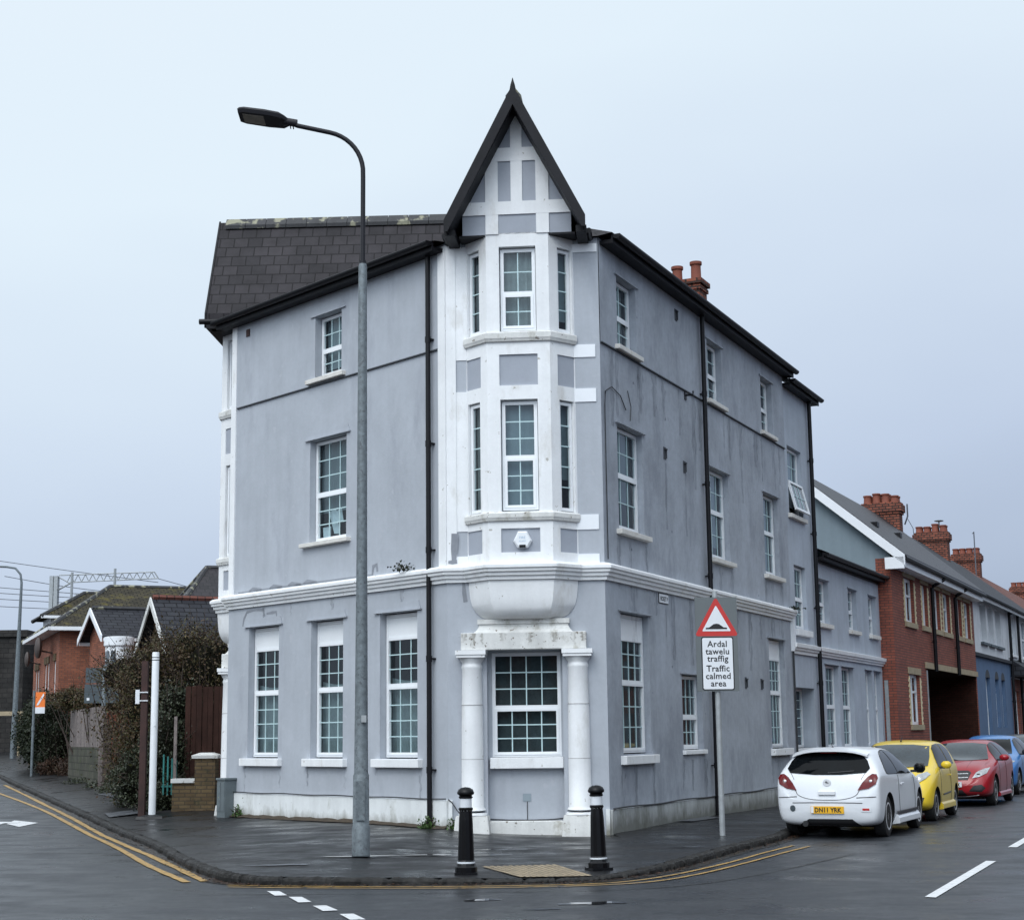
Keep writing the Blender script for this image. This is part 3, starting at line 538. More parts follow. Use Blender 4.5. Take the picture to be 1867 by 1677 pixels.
# plinths
q=MB(LW); q.box(-LS,-.0,.0,.05,.0,.655); q.build('plinth','plinth',B,.006)
q=MB(FW); q.box(-FS+.0,-FS+.06,.0,.05,.0,.655); q.build('plinth','plinth',B)
q=MB(FW); q.box(-.06,.0,0,.04,0,.5);q.build('plinth','plinth',B)
q=MB(RW); q.box(0,11.4,.0,.045,.0,.485); q.build('plinth','plinth_dirty',B,.006)
q=MB(RW); q.box(11.4,21.4,-.03,.02,.0,.485); q.build('plinth','plinth_dirty',B)
# cables clipped along the plinth tops
q=MB(LW); q.tube([(-6.6+i*.33,.062,.672+.006*math.sin(i*1.3)) for i in range(21)],.011,6); q.build('cable','cable',B)
q=MB(FW); q.tube([(-2.52,.06,.67),(-2.46,.05,.62),(-2.38,.06,.5),(-2.3,.09,.42)],.010,6); q.build('cable','cable',B)
q=MB(RW); q.tube([(.02+i*.4,.058,.50+.010*math.sin(i*.9)) for i in range(29)],.014,6); q.build('cable','cable',B)
q=MB(FW.fr(0,-.2)); q.tube([(-1.89,.012,.35),(-1.6,.012,.335),(-1.2,.012,.332),(-.9,.012,.34),(-.72,.012,.36)],.009,5); q.box(-1.305,-1.295,0,.012,.34,.62); q.build('cable','cable',B)
q=MB(FW.fr(0,-.2)); q.box(-1.37,-1.24,0,.008,.62,.74); q.build('vent_grille','curtain_flat',B)
# downpipes
def downpipe(F,s,z0,z1,d=.09,r=.042,par=None,sw=None):
    q=MB(F); q.tube([(s,d,z0),(s,d,z1)],r,12)
    z=z0+.9
    while z<z1-.3: q.box(s-.02,s+.07,.0,d,z-.012,z+.012); q.tube([(s,d,z-.05),(s,d,z+.05)],r+.009,12); z+=1.75
    return q.build('downpipe','black',par or B)
downpipe(LW,-.37,.22,9.55,.09); 
q=MB(LW); q.box(-.47,-.27,.14,.20,4.06,4.34); 
downpipe(RW,5.24,.15,9.62,.10,.045); downpipe(WF,13.62,.1,9.45,.09,.05)
# gutters and eaves
def eaves(F,a,b,z,proj=.30,par=None):
    par=par or B
    q=MB(F); q.box(a,b,.013,proj-.08,z,z+.06); q.box(a,b,proj-.08,proj-.05,z-.01,z+.16); q.build('fascia','darkboard',par)
    n=10; pr=[(proj+.015+.07*math.cos(t),z+.13+.07*math.sin(t)) for t in [math.pi+math.pi*i/n for i in range(n+1)]]+[(proj+.075,z+.14),(proj-.045,z+.14)]
    q=MB(F); q.loft([[(a,d,zz) for d,zz in pr],[(b,d,zz) for d,zz in pr]]); q.build('gutter','black',par)
eaves(LW,-LS-.25,-.05,9.56); eaves(RW,.05,11.55,9.60); eaves(WF,11.45,14.15,9.42,.26)
q=MB(LF); q.box(-5,-2.6,0,.2,9.6,9.7); q.build('fascia','darkboard',B)
# main roof: shallow slopes behind the gutters meeting a flat lead top
def roofpoly(edges,name,mt):
    q=MB()
    for e in edges: q.add(e,[tuple(range(len(e)))])
    return q.build(name,mt,B)
def w3(F,a,d,z): v=F(a,d,z); return v
zl,zr,zt=9.70,9.76,11.2
A0=w3(LW,-LS-.2,.26,zl); A1=w3(LW,.02,.26,zl); A2=w3(FW,-FS,.1,zl); A3=w3(FW,0,.1,zl); A4=w3(RW,0,.26,zr); A5=w3(RW,11.5,.26,zr)
T0=w3(LW,-LS+.6,-3.0,zt); T1=w3(LW,-.9,-3.0,zt); T2=w3(RW,2.6,-2.6,zt); T3=w3(RW,11.5,-2.9,zt+.1)
roofpoly([[A0,A1,T1,T0]],'roof','slate_moss')
roofpoly([[A4,A5,T3,T2]],'roof','slate'); roofpoly([[A1,A2,A3,A4,T2,T1]],'roof','slate')
bk=w3(RW,11.5,-7,zt); bl=w3(LF,-9.4,-1.5,zt); le=w3(LF,-9.5,.1,zl)
roofpoly([[T0,T1,T2,T3,bk,bl]],'roof_flat','ridge'); roofpoly([[A0,T0,bl,le]],'roof','slate')
roofpoly([[w3(WF,11.4,.2,9.55),w3(WF,14.05,.2,9.55),w3(WF,14.05,-3,11.6),w3(WF,11.4,-3,11.6)],[w3(WF,14.05,-3,11.6),w3(WF,11.4,-3,11.6),w3(WF,11.4,-7,9.6),w3(WF,14.05,-7,9.6)],[w3(WF,13.96,0,9.5),w3(WF,13.96,-3,11.55),w3(WF,13.96,-7,9.5)],[w3(RW,11.4,0,9.5),w3(RW,11.4,-3,11.55),w3(RW,11.4,-7,9.5)]],'roof','slate')
q=MB(); q.quad(w3(RW,7,-7,0),w3(RW,13.95,-7,0),w3(RW,13.95,-7,9.5),w3(RW,7,-7,9.5)); q.build('rear_wall','grey2',B)
# chimney on the street roof slope
CG=RW.fr(6.72,0)
q=MB(CG); q.box(-.24,.24,-.98,-.32,9.6,10.62); q.box(-.27,.27,-1.01,-.29,10.5,10.58); q.box(-.30,.30,-1.04,-.26,10.62,10.72); ch=q.build('chimney','brick_chim',B)
for i,dd in enumerate((-.86,-.46)):
    q=MB(CG); q.lathe((0,dd),[(.115,10.70),(.12,10.74),(.105,10.78),(.10,11.0+.05*i),(.125,11.02+.05*i),(.125,11.08+.05*i),(.09,11.09+.05*i)],16); q.build('chimney_pot','pot',ch)
# vents and hooks
q=MB(LW); q.box(-6.12,-6.0,.012,.03,9.30,9.44); q.build('wall_vent','rust',B)
for s,z in ((3.9,9.30),(3.08,6.57),(4.17,6.48),(7.66,2.62),(8.8,2.62)):
    q=MB(RW); dd=.0 if z<7.9 else .012; q.box(s-.06,s+.06,dd,dd+.010,z-.11,z+.11); q.box(s-.05,s+.05,dd+.010,dd+.045,z+.06,z+.085); q.box(s+.02,s+.05,dd+.010,dd+.035,z-.09,z+.06); q.build('wall_vent','shadowgrey',B)
q=MB(RW); q.tube([(4.35,.0,7.86),(4.35,.16,7.86),(4.35,.16,7.93)],.018,6); q.box(4.30,4.40,0,.02,7.78,7.92); q.build('wall_hook','black',B)
# trailing wires and cracks on the right wall
q=MB(RW); q.tube([(.12,.02,4.4),(.12,.02,6.9),(.16,.02,7.15),(.45,.02,7.28),(.85,.02,7.2),(1.1,.02,7.0)],.009,5); q.tube([(1.2,.02,7.35),(1.35,.02,7.1),(1.3,.02,6.85)],.008,5); q.build('loose_wire','cable',B)
# white drop of the cornice at the joint
q=MB(RW); q.prism([(11.30,3.40),(11.48,3.55),(11.48,4.30),(11.30,4.12)],.0,.07); q.build('cornice_drop','whitetrim',B)
q=MB(RW); q.sweep([(0,3.36),(.05,3.36),(.055,3.42),(.09,3.44),(.10,3.48),(.13,3.50),(.14,3.58),(0,3.62)],[(11.42,-.03),(13.95,-.03)]); q.build('cornice','white',B)
q=MB(RW); q.box(11.33,11.37,.015,.05,.5,3.4); q.build('cable','cable',B)
# grey repair smears left by the painters
def smear(F,pts,w,d=.004):
    q=MB(F); P=pts; vs=[]
    for i,p in enumerate(P):
        a=P[max(i-1,0)]; b=P[min(i+1,len(P)-1)]; t=Vector((b[0]-a[0],b[1]-a[1])).normalized(); k=w*(.7+.5*abs(math.sin(i*2.1)))
        vs+=[(p[0]-t.y*k,d,p[1]+t.x*k),(p[0]+t.y*k,d,p[1]-t.x*k)]
    q.add(vs,[(2*i,2*i+1,2*i+3,2*i+2) for i in range(len(P)-1)]); q.build('paint_patch','patchpaint',B)
smear(LW,[(-6.12,3.72),(-6.08,3.86),(-5.98,3.98),(-5.7,4.0),(-5.4,3.99)],.022); smear(LW,[(-5.30,3.91),(-5.1,3.92),(-4.98,3.92),(-4.96,3.8)],.022)
for s in (-5.9,-5.2,-4.6,-4.1): smear(LW,[(s,4.37),(s+.12,4.40),(s+.25,4.38),(s+.42,4.365)],.028,.005)
smear(LW,[(-6.3,4.36),(-5,4.365),(-3.4,4.36),(-2,4.36)],.012,.005); smear(LW,[(-2.02,4.37),(-2.0,4.5),(-1.9,4.52),(-1.88,4.4)],.03,.005)
smear(FW,[(-2.26,4.08),(-2.25,3.9),(-2.23,3.75)],.03); smear(FW,[(-2.41,4.42),(-2.40,4.6),(-2.39,4.85)],.05,.030); smear(FW,[(-2.5,4.39),(-2.44,4.39),(-2.36,4.40)],.03,.031)
for s,z0_,z1_ in ((2.9,3.3,3.8),(4.6,3.5,4.0),(9.7,3.7,3.95),(9.95,3.66,4.0),(10.35,3.7,4.0)): smear(RW,[(s,z1_),(s+.02,(z0_+z1_)/2),(s,z0_)],.012)
# damp streaks running down from sills, pipes and ledges
def streak(F,s,z1,z0,w,mt='streak',d=.0):
    q=MB(F); n=8; vs=[]
    for i in range(n+1):
        t=i/n; k=w*(1-.5*t)*(.8+.3*math.sin(i*2.3+s*5)); x=s+.02*math.sin(i*1.7+s*9); vs+=[(x-k,.0065+d,z1+(z0-z1)*t),(x+k,.0065+d,z1+(z0-z1)*t)]
    q.add(vs,[(2*i,2*i+1,2*i+3,2*i+2) for i in range(n)]); q.build('damp_streak',mt,B)
sr=random.Random(11)
for a,b,c,d in RG+R1:
    for s in (a-.05,b+.05,a+(b-a)*.4): streak(RW,s,c-.16,c-.16-sr.uniform(.5,1.0),sr.uniform(.07,.16))
for a,b,c,d in R2:
    for s in (a-.05,b+.05): streak(RW,s,7.90,7.90-sr.uniform(.5,1.1),sr.uniform(.05,.11))
for s in (1.3,2.4,3.3,4.3,5.3,6.3,7.2,8.1,8.9,9.8,10.6): streak(RW,s,4.04,4.04-sr.uniform(.4,1.2),sr.uniform(.10,.22))
for s in (.5,1.9,2.6,3.1,4.0,4.8,5.2,7.1,7.9,9.0,10.9): streak(RW,s,7.9,7.9-sr.uniform(.6,1.8),sr.uniform(.08,.22))
for s in (3.1,4.2): streak(RW,s,6.4,5.2,.09)
for a,b,c,d in LG:
    for s in (a-.08,b+.08): streak(LW,s,c-.16,c-.16-sr.uniform(.3,.5),sr.uniform(.03,.06))
for s in (-5.4,-4.5,-3.2,-2.2,-1.2): streak(LW,s,4.04,4.04-sr.uniform(.2,.4),sr.uniform(.03,.07))
G2=FW.fr(0,.19)
for s in (-2.25,-2.1,-1.95,-1.62,-1.2,-.8,-.5,-.35): streak(G2,s,3.24,3.24-sr.uniform(.12,.25),sr.uniform(.03,.08),'streak_w')
# ------------------------------------------------------------------ low grey wing
Wg=thing('grey_terrace','low two storey grey rendered terrace between the tall corner block and the red brick house','building',tuple(RW(13.95,0,.1)))
LF_=RW.fr(0,-.03)
lg=[(14.46,15.80,1.24,3.22),(16.14,17.42,1.24,3.22),(18.82,19.62,1.24,3.22),(19.90,20.72,1.24,3.22)]
lu=[(14.12,15.12,4.19,5.24),(17.23,18.18,4.19,5.24),(19.62,20.55,4.17,5.24)]
q=MB(LF_); grid_wall(q,13.95,21.45,0,5.75,lg+lu,0,.2); q.quad((21.45,0,0),(21.45,-7,0),(21.45,-7,5.7),(21.45,0,5.7)); q.build('wall','grey2',Wg)
for a,b,c,d in lg: window(Wg,LF_,a+.01,b-.01,c+.01,d-.01,.12,2.22,3,3,3,sill=(a-.08,b+.08,1.12,1.235,.09,'white'),cur='curtain')
for a,b,c,d in lu: window(Wg,LF_,a+.01,b-.01,c+.01,d-.01,.12,4.66,2,2,2,sill=(a-.08,b+.12,4.08,4.18,.09),cur='flat')
for a,b,c,d in lg+lu: q=MB(LF_); q.box(a-.08,b+.08,.003,.04,d+.005,d+.035); q.build('lintel','grey2',Wg)
q=MB(LF_); q.sweep([(0,3.38),(.05,3.38),(.055,3.42),(.09,3.44),(.10,3.48),(.13,3.50),(.14,3.58),(0,3.62)],[(13.95,0),(21.42,0)]); q.build('cornice','white',Wg)
q=MB(LF_); q.prism([(13.95,5.62),(21.45,5.62),(21.45,5.76),(13.95,5.76)],.003,.05); q.build('frieze','darkboard',Wg)
eaves(LF_,13.95,21.5,5.68,.26,Wg)
q=MB(LF_); q.quad((13.9,.25,5.86),(21.45,.25,5.86),(21.45,-2.9,7.2),(13.9,-2.9,7.2)); q.quad((13.9,-2.9,7.2),(21.45,-2.9,7.2),(21.45,-6,5.8),(13.9,-6,5.8)); q.build('roof','slate_blue',Wg)
q=MB(LF_); q.tube([(21.15,.05,.5),(21.18,.05,2.4),(21.1,.03,3.38)],.022,6); q.tube([(21.2,.05,3.6),(21.3,.05,4.3)],.012,6); q.build('cable','cable',Wg)
q=MB(LF_); q.box(21.18,21.42,.0,.20,4.02,4.50); q.prism([(21.20,3.92),(21.40,3.92),(21.42,4.02),(21.18,4.02)],.02,.18); tag(q.build('wall_lantern','black'),'black box lantern fixed to the grey terrace wall beside the red brick','wall lamp')
# notice board
nb=thing('notice_board','grey board of small coloured notices on the wall beside the red brick house','sign',tuple(RW(21.6,.05,.1)))
Fn=Fr(tuple(RW(21.0,.05)[:2]),AR-R(40))
q=MB(RW.fr(20.95,.12,R(0))); q.box(0,.62,-.1,.0,1.05,3.0); q.build('board','galv_light',nb)
for i,cl in enumerate(('signwhite','blue','signwhite','orange')):
    q=MB(RW.fr(20.95,.12)); z=2.1-i*.27; q.box(.1,.52,.0,.01,z-.2,z); q.box(.16,.30,.01,.014,z-.14,z-.05,1); q.box(.34,.46,.01,.014,z-.16,z-.04,2); q.build('notice',[cl,'blue','signblack'],nb)
# ------------------------------------------------------------------ red brick house
def terrace_roof(F,s0,s1,ze,zr,ar,th,mt,par,dep=6.2,proj=.35,gab=None):
    q=MB(F); sl=(zr-ze)/(ar+proj)
    q.add([(s0,proj,ze),(s1,proj,ze),(s1,-ar,zr),(s0,-ar,zr),(s0,proj,ze-th),(s1,proj,ze-th),(s1,-ar,zr-th),(s0,-ar,zr-th),(s0,-dep,zr-(dep-ar)*sl),(s1,-dep,zr-(dep-ar)*sl),(s0,-dep,zr-(dep-ar)*sl-th),(s1,-dep,zr-(dep-ar)*sl-th)],
      [(0,1,2,3),(0,1,5,4),(0,3,7,4),(1,2,6,5),(4,5,6,7),(3,2,9,8),(7,6,11,10),(3,8,10,7),(2,9,11,6)])
    return q.build('roof',mt,par)
def stack(F,s,a0,a1,zb,zt,par,n=4,hs=None,bent=None):
    q=MB(F.fr(s,0)); q.box(-.30,.30,-a1,-a0,zb,zt-.42); q.box(-.34,.34,-a1-.05,-a0+.05,zt-.42,zt-.34); q.box(-.38,.38,-a1-.10,-a0+.10,zt-.34,zt-.08); q.box(-.33,.33,-a1-.05,-a0+.05,zt-.08,zt); c=q.build('chimney','brick_chim',par)
    for i in range(n):
        d=-a0-(a1-a0)*(i+.5)/n; h=(hs[i] if hs else .38); 
        for dx in (-.15,.15):
            q=MB(F.fr(s,0)); q.lathe((dx,d),[(.155,zt-.02),(.155,zt+.03),(.14,zt+.06),(.13,zt+h*.72-.07),(.155,zt+h*.72-.05),(.155,zt+h*.72),(.10,zt+h*.72)],12); q.build('chimney_pot','pot',c)
    return c
BR=thing('brick_house','red brick house with buff window surrounds and a dark covered car entrance','house',tuple(RW(21.6,.35,.1)))
F=RW.fr(0,.35); S0,S1=21.0,35.15
bu=[(22.70,24.15,4.70,5.98),(25.35,26.30,4.72,5.98),(27.45,28.40,4.72,5.98),(28.95,30.25,4.72,5.98),(31.65,32.55,4.72,5.98),(33.05,34.35,4.72,5.98)]
bg=[(22.80,24.35,1.80,3.22)]; und=(25.5,35.0,.0,3.45,4.5)
q=MB(F); grid_wall(q,S0,S1,0,6.35,bu+bg+[und[:4]+(.02,)],0,.2); q.quad((S0-.02,0,0),(S0-.02,-.42,0),(S0-.02,-.42,6.35),(S0-.02,0,6.35)); q.quad((S0-.02,0,0),(S0,0,0),(S0,0,6.35),(S0-.02,0,6.35)); q.quad((S1,0,0),(S1,-6,0),(S1,-6,6.3),(S1,0,6.3)); q.build('wall','brick',BR)
q=MB(F); q.quad((25.5,0,3.46),(35,0,3.46),(35,-4.5,3.46),(25.5,-4.5,3.46)); q.quad((25.49,-.02,0),(25.49,-4.5,0),(25.49,-4.5,3.46),(25.49,-.02,3.46)); q.quad((35.01,-.02,0),(35.01,-4.5,0),(35.01,-4.5,3.46),(35.01,-.02,3.46)); q.build('passage_lining','passage',BR)
q=MB(F); q.quad((25.5,-4.5,0),(35.,-4.5,0),(35.,-4.5,3.5),(25.5,-4.5,3.5)); q.box(29.2,29.9,-3,-2.2,0,3.4); q.build('passage_wall','passage',BR)
q=MB(F); q.box(28.4,28.5,-1.0,-.9,0,3.44); q.build('white_post','galv_light',BR)
q=MB(F); q.box(25.5,25.62,-.03,.02,0,3.4); q.build('white_post','galv_light',BR)
for a,b,c,d in bu+bg:
    w=MB(F); pass
    fr_=window(BR,F,a,b,c,d,.10,None,1,1,0,fw=.085,cur='flat')
    q=MB(F); m_=a+(b-a)*.52; q.box(m_-.04,m_+.04,-.15,-.095,c,d); q.box(m_+.04,b-.06,-.15,-.095,d-.52,d-.46); q.build('mullion','pvc',fr_)
    q=MB(F); q.box(a-.16,b+.16,.003,.03,d+.004,d+.19); q.build('lintel_stone','buff',fr_)
    q=MB(F); q.box(a-.14,b+.14,-.08,.06,c-.15,c-.003); q.build('sill','buff',fr_)
    n=int((d-c)/.15)
    for sd in (-1,1):
        q=MB(F); x0=a if sd<0 else b; pl=[(x0,c),(x0,c+n*.15)]
        for i in range(n-1,-1,-1):
            z=c+i*.15; pl+=[(x0+sd*.10,z+.15),(x0+sd*.10,z+.075),(x0+sd*.18,z+.075),(x0+sd*.18,z)]
        q.prism(pl,.002,.022); q.build('quoin','buffbrick',fr_)
q=MB(F); q.box(25.3,35.15,.004,.05,3.46,3.64); q.build('stone_beam','buff',BR)
for s in (26.65,30.85): 
    p=downpipe(F,s,3.4,5.95,.10,.06,BR); q=MB(F); q.tube([(s,.10,5.9),(s,.14,6.0),(s+.45,.40,6.22)],.055,8); q.build('downpipe_elbow','black',BR)
q=MB(F); q.box(20.75,S1,.30,.36,6.10,6.32); q.box(20.75,S1,.0,.30,6.10,6.14); q.box(20.70,20.78,-.1,.42,6.02,6.34); q.build('fascia','whitetrim',BR)
q=MB(F); q.tube([(20.8,.43,6.33),(S1,.43,6.31)],.07,8); q.build('gutter','black',BR)
EZ,RZ,RA=6.42,9.30,2.95
terrace_roof(F,20.75,S1,EZ,RZ,RA,.12,'tile_wet',BR,6.2,.45)
q=MB(F); q.prism
GB=F.fr(21.02,0,R(-90))                     # gable end: s runs away from the street... (outside faces the camera side)
# gable triangle wall and bargeboard (in F coordinates)
q=MB(F); q.add([(20.98,-.42,5.2),(20.98,-6.2,5.2),(20.98,-6.2,6.3),(20.98,-RA,RZ-.13),(20.98,0,6.66),(20.98,0,6.34),(20.98,-.42,6.34)],[(0,1,2,3,4,5,6)]); q.build('gable_wall','gablepaint',BR)
sl=(RZ-EZ)/(RA+.45)
q=MB(F); q.add([(x,d,z) for x in (20.70,20.76) for d,z in ((.45,EZ-.02),(-RA,RZ-.02),(-RA,RZ-.32),(.45,EZ-.32))],[(0,1,2,3),(4,5,6,7),(0,1,5,4),(1,2,6,5),(2,3,7,6),(3,0,4,7)])
q.add([(x,d,z) for x in (20.70,20.76) for d,z in ((-6.2,RZ-(6.2-RA)*sl),(-RA,RZ-.02),(-RA,RZ-.32),(-6.2,RZ-(6.2-RA)*sl-.3))],[(0,1,2,3),(4,5,6,7),(0,1,5,4),(1,2,6,5),(2,3,7,6),(3,0,4,7)]); q.build('barge_board','whitetrim',BR)
for s,a in ((24,1.0),(28.5,1.2)): 
    q=MB(F); z=EZ+(a+.45)*sl; q.box(s-.14,s+.14,-a-.12,-a+.1,z-.05,z+.10); q.build('roof_vent','black',BR)
c=stack(F,34.6,1.9+.35,3.2+.35,7.6,9.75,BR,4,[.34,.46,.5,.42])
q=MB(F.fr(34.6,0)); q.tube([(.42,-2.2,9.0),(.5,-2.1,9.3),(.5,-2.1,9.75)],.03,5); q.tube([(.5,-2.1,9.2),(.9,-2.0,8.9),(1.0,-2.0,8.6)],.012,4); q.build('aerial','wire',BR)
# ------------------------------------------------------------------ blue and white house
F=RW.fr(0,.12)
BL=thing('blue_house','house with blue rendered ground floor and off white upper floor beside the brick house','house',tuple(RW(37,.1,.1)))
S0,S1=35.16,45.6
wu=[(38.2,39.7,4.85,6.3),(40.2,41.6,4.85,6.3),(42.1,43.6,4.85,6.3)]
q=MB(F); grid_wall(q,S0,S1,4.3,6.6,wu,0,.35); q.build('upper_wall','offwhite',BL)
wg=[(38.6,39.7,1.1,3.55),(41.0,42.0,1.7,3.55),(42.7,43.7,1.7,3.55)]
q=MB(F); grid_wall(q,S0,S1,0,4.3,wg,.02,.3); q.build('lower_wall','blue',BL)
for a,b,c,d in wu: window(BL,F,a,b,c,d,.2,5.6,1,1,1,sill=(a-.1,b+.1,c-.1,c-.005,.12,'signback'),cur='dark')
for i,(a,b,c,d) in enumerate(wg):
    window(BL,F,a,b,c,d,.12,3.0 if i else 2.4,1,1,1,cur='dark' if i else 'flat')
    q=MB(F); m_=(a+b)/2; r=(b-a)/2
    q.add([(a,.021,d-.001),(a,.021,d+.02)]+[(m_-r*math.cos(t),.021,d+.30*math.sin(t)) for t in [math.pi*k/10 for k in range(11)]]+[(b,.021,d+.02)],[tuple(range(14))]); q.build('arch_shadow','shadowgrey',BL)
q=MB(F); q.box(S0,S1,.02,.14,4.26,4.38); q.build('band','darkboard',BL)
q=MB(F); q.box(S0,S1,.0,.34,6.45,6.52); q.box(S0,S1,.32,.36,6.30,6.52); q.build('fascia','offwhite',BL)
q=MB(F); q.tube([(S0,.42,6.5),(S1,.42,6.48)],.07,8); q.build('gutter','black',BL); downpipe(F,45.4,.1,6.4,.12,.06,BL)
q=MB(F); q.tube([(45.4,.12,6.3),(45.7,.3,6.45)],.06,6); q.build('downpipe_elbow','black',BL)
q=MB(F); q.box(S0,S0+.25,.02,.06,3.6,6.4); q.build('corner_strip','offwhite',BL)
terrace_roof(F,35.2,S1,6.56,9.35,3.1,.1,'slate_blue',BL,6.2,.4); stack(F,46.6,2.35,3.7,7.8,10.0,BL,4,[.4,.5,.36,.38])
q=MB(F.fr(46.6,0)); q.sphere((0,-2.7,10.5),.16,10,0,(1.3,1.3,.25)); q.tube([(0,-2.7,10.2),(0,-2.7,10.5)],.03,6); q.build('cowl','galv',BL)
# ------------------------------------------------------------------ next terraces
def plain_house(s0,s1,off,lab,upm,lowm,stackpos,wins,roof='slate_blue',baym=None,col='house'):
    F=RW.fr(0,off); T=thing('terraced_house',lab,'house',tuple(RW(s0,off,.1)))
    q=MB(F); grid_wall(q,s0,s1,3.7,6.6,[w for w in wins if w[2]>3.7],0,.25); q.build('upper_wall',upm,T)
    q=MB(F); grid_wall(q,s0,s1,0,3.7,[w for w in wins if w[2]<3.7],0,.2); q.build('lower_wall',lowm,T)
    for a,b,c,d in wins: window(T,F,a,b,c,d,.10,(c+d)/2,2,1,1,sill=(a-.1,b+.1,c-.1,c-.005,.08,'white'),cur='flat')
    q=MB(F); q.box(s0,s1,0,.34,6.45,6.5); q.box(s0,s1,.31,.35,6.3,6.5); q.build('fascia','offwhite',T)
    q=MB(F); q.tube([(s0,.4,6.48),(s1,.4,6.46)],.07,8); q.build('gutter','black',T)
    downpipe(F,s0+2.4,.1,6.4,.12,.06,T)
    terrace_roof(F,s0,s1,6.54,9.3,3.1,.1,roof,T,6.2,.4)
    if stackpos: stack(F,stackpos,2.6,3.9,7.8,10.1,T,4)
    return T,F
T,F=plain_house(45.6,54,.12,'white and dark terraced house with slate porch roof beyond the blue house','offwhite','brick',57.2,[(46.6,47.8,4.7,6.3),(50,51.6,4.7,6.3),(46.1,47.8,1.3,3.2),(48.9,50.4,1.3,3.2)])
q=MB(F); q.add([(45.7,0,4.5),(53.9,0,4.5),(53.9,.9,3.9),(45.7,.9,3.9),(45.7,0,3.75),(53.9,0,3.75),(53.9,.9,3.8),(45.7,.9,3.8)],[(0,1,2,3),(4,5,6,7),(2,3,7,6),(0,3,7,4)]); q.build('porch_roof','slate_blue',T)
q=MB(F.fr(55.6,0)); q.tube([(0,-2.6,8.8),(0,-2.6,11.0)],.03,5); q.tube([(-.1,-2.6,10.95),(.9,-2.8,11.02)],.02,5); q.build('aerial','wire',T)
T,F=plain_house(54,63,.12,'farther white terraced house with red ridge at the right edge','offwhite','offwhite',None,[(56,57.6,4.7,6.3),(60,61.6,4.7,6.3)],'tile_red')
T,F=plain_house(63,92,.12,'distant row of houses under a red clay roof at the right edge','offwhite','brick',78,[(66,67.6,4.7,6.3),(70,71.6,4.7,6.3),(75,76,4.7,6.3)],'tile_red')
# ------------------------------------------------------------------ ground
def G(x,y):
    t=min(1,max(0,(1-x)/6)); t=t*t*(3-2*t)
    return .0165*max(0,y-29)*t
def sheet(name,xs,ys,f,mt):
    vs=[(x,y,f(x,y)) for y in ys for x in xs]; n=len(xs)
    q=MB(); q.add(vs,[(j*n+i,j*n+i+1,(j+1)*n+i+1,(j+1)*n+i) for j in range(len(ys)-1) for i in range(n-1)],0,True); return struct(q.build(name,mt))
xs=[-260,-180,-120,-80,-60]+[-45+i*1.5 for i in range(61)]+[60,90,150,260]
ys=[-40,-20,0,5,8,11]+[13+i*1.5 for i in range(70)]+[125,140,170,220,320,500,900]
sheet('road',xs,ys,lambda x,y:G(x,y) if y<200 else G(x,200),'road')
def rwp(s,o): v=RW(s,o); return (v.x,v.y)
KP=[((-53.8,148.4),(-46,151)),((-35.6,101.9),(-30,103.5)),((-17.04,54.41),(-15.4,55.6)),((-14.02,46.79),(-12.2,47.4)),((-10.75,38.57),(-9.0,38.9)),((-7.77,31.07),(-6.3,32.9)),((-5.78,25.93),(-4.7,30.5)),((-4.47,22.05),(-3.2,28.7)),((-3.63,19.86),(-2.0,27.4)),((-3.30,19.25),(-1.2,26.5)),((-2.76,18.89),(-.9,26.15)),((-1.13,18.70),(-.6,26.05)),((.2,18.70),(.2,25.95)),((.98,18.96),(1.0,25.9)),((1.71,19.95),(1.5,25.9)),((2.23,21.03),rwp(.6,-.25)),((3.09,23.19),rwp(1.6,-.25)),((4.0,25.3),rwp(2.4,-.25)),((4.42,26.6),rwp(3.2,-.25)),(rwp(3.2,2.3),rwp(4.0,-.25)),(rwp(10,2.3),rwp(10.5,-.25)),(rwp(24,2.3),rwp(24,-.25)),(rwp(40,2.3),rwp(40,-.25)),(rwp(95,2.3),rwp(95,-.25))]
IZ=[.2,.2,.2,.2,.2,.22,.22,.24,.24,.22,.22,.16,.12,.11,.11,.13,.14,.15,.17,.17,.13,.12,.12,.12]
KH=[.1]*10+[.09,.075,.05,.05,.08]+[.1]*9
def catmull(P,n):
    o=[]
    for i in range(len(P)-1):
        a,b,c,d=P[max(i-1,0)],P[i],P[i+1],P[min(i+2,len(P)-1)]
        for k in range(n):
            t=k/n; o.append(tuple(.5*((2*b[j])+(-a[j]+c[j])*t+(2*a[j]-5*b[j]+4*c[j]-d[j])*t*t+(-a[j]+3*b[j]-3*c[j]+d[j])*t**3) for j in range(len(b))))
    o.append(P[-1]); return o
ROWS=catmull([(*k,*i,z,h) for (k,i),z,h in zip(KP,IZ,KH)],6)
rnd=random.Random(3)
def nrm2(i):
    a=ROWS[max(i-1,0)]; b=ROWS[min(i+1,len(ROWS)-1)]; t=Vector((b[0]-a[0],b[1]-a[1])).normalized(); return Vector((-t.y,t.x))   # into the pavement
pv=[];NA=9
for i,r in enumerate(ROWS):
    n=nrm2(i); k=Vector(r[:2])+n*.13; q_=Vector(r[2:4])
    for j in range(NA+1):
        t=j/NA; p=k.lerp(q_,t); z=G(p.x,p.y)+r[5]*(1-t)+r[4]*t+(.008*math.sin(p.x*1.9+p.y*1.1)*math.sin(p.y*2.3) if 0<j<NA else 0)
        pv.append((p.x,p.y,z))
q=MB(); n=NA+1; q.add(pv,[(i*n+j,i*n+j+1,(i+1)*n+j+1,(i+1)*n+j) for i in range(len(ROWS)-1) for j in range(NA)],0,True); struct(q.build('pavement','pave'))
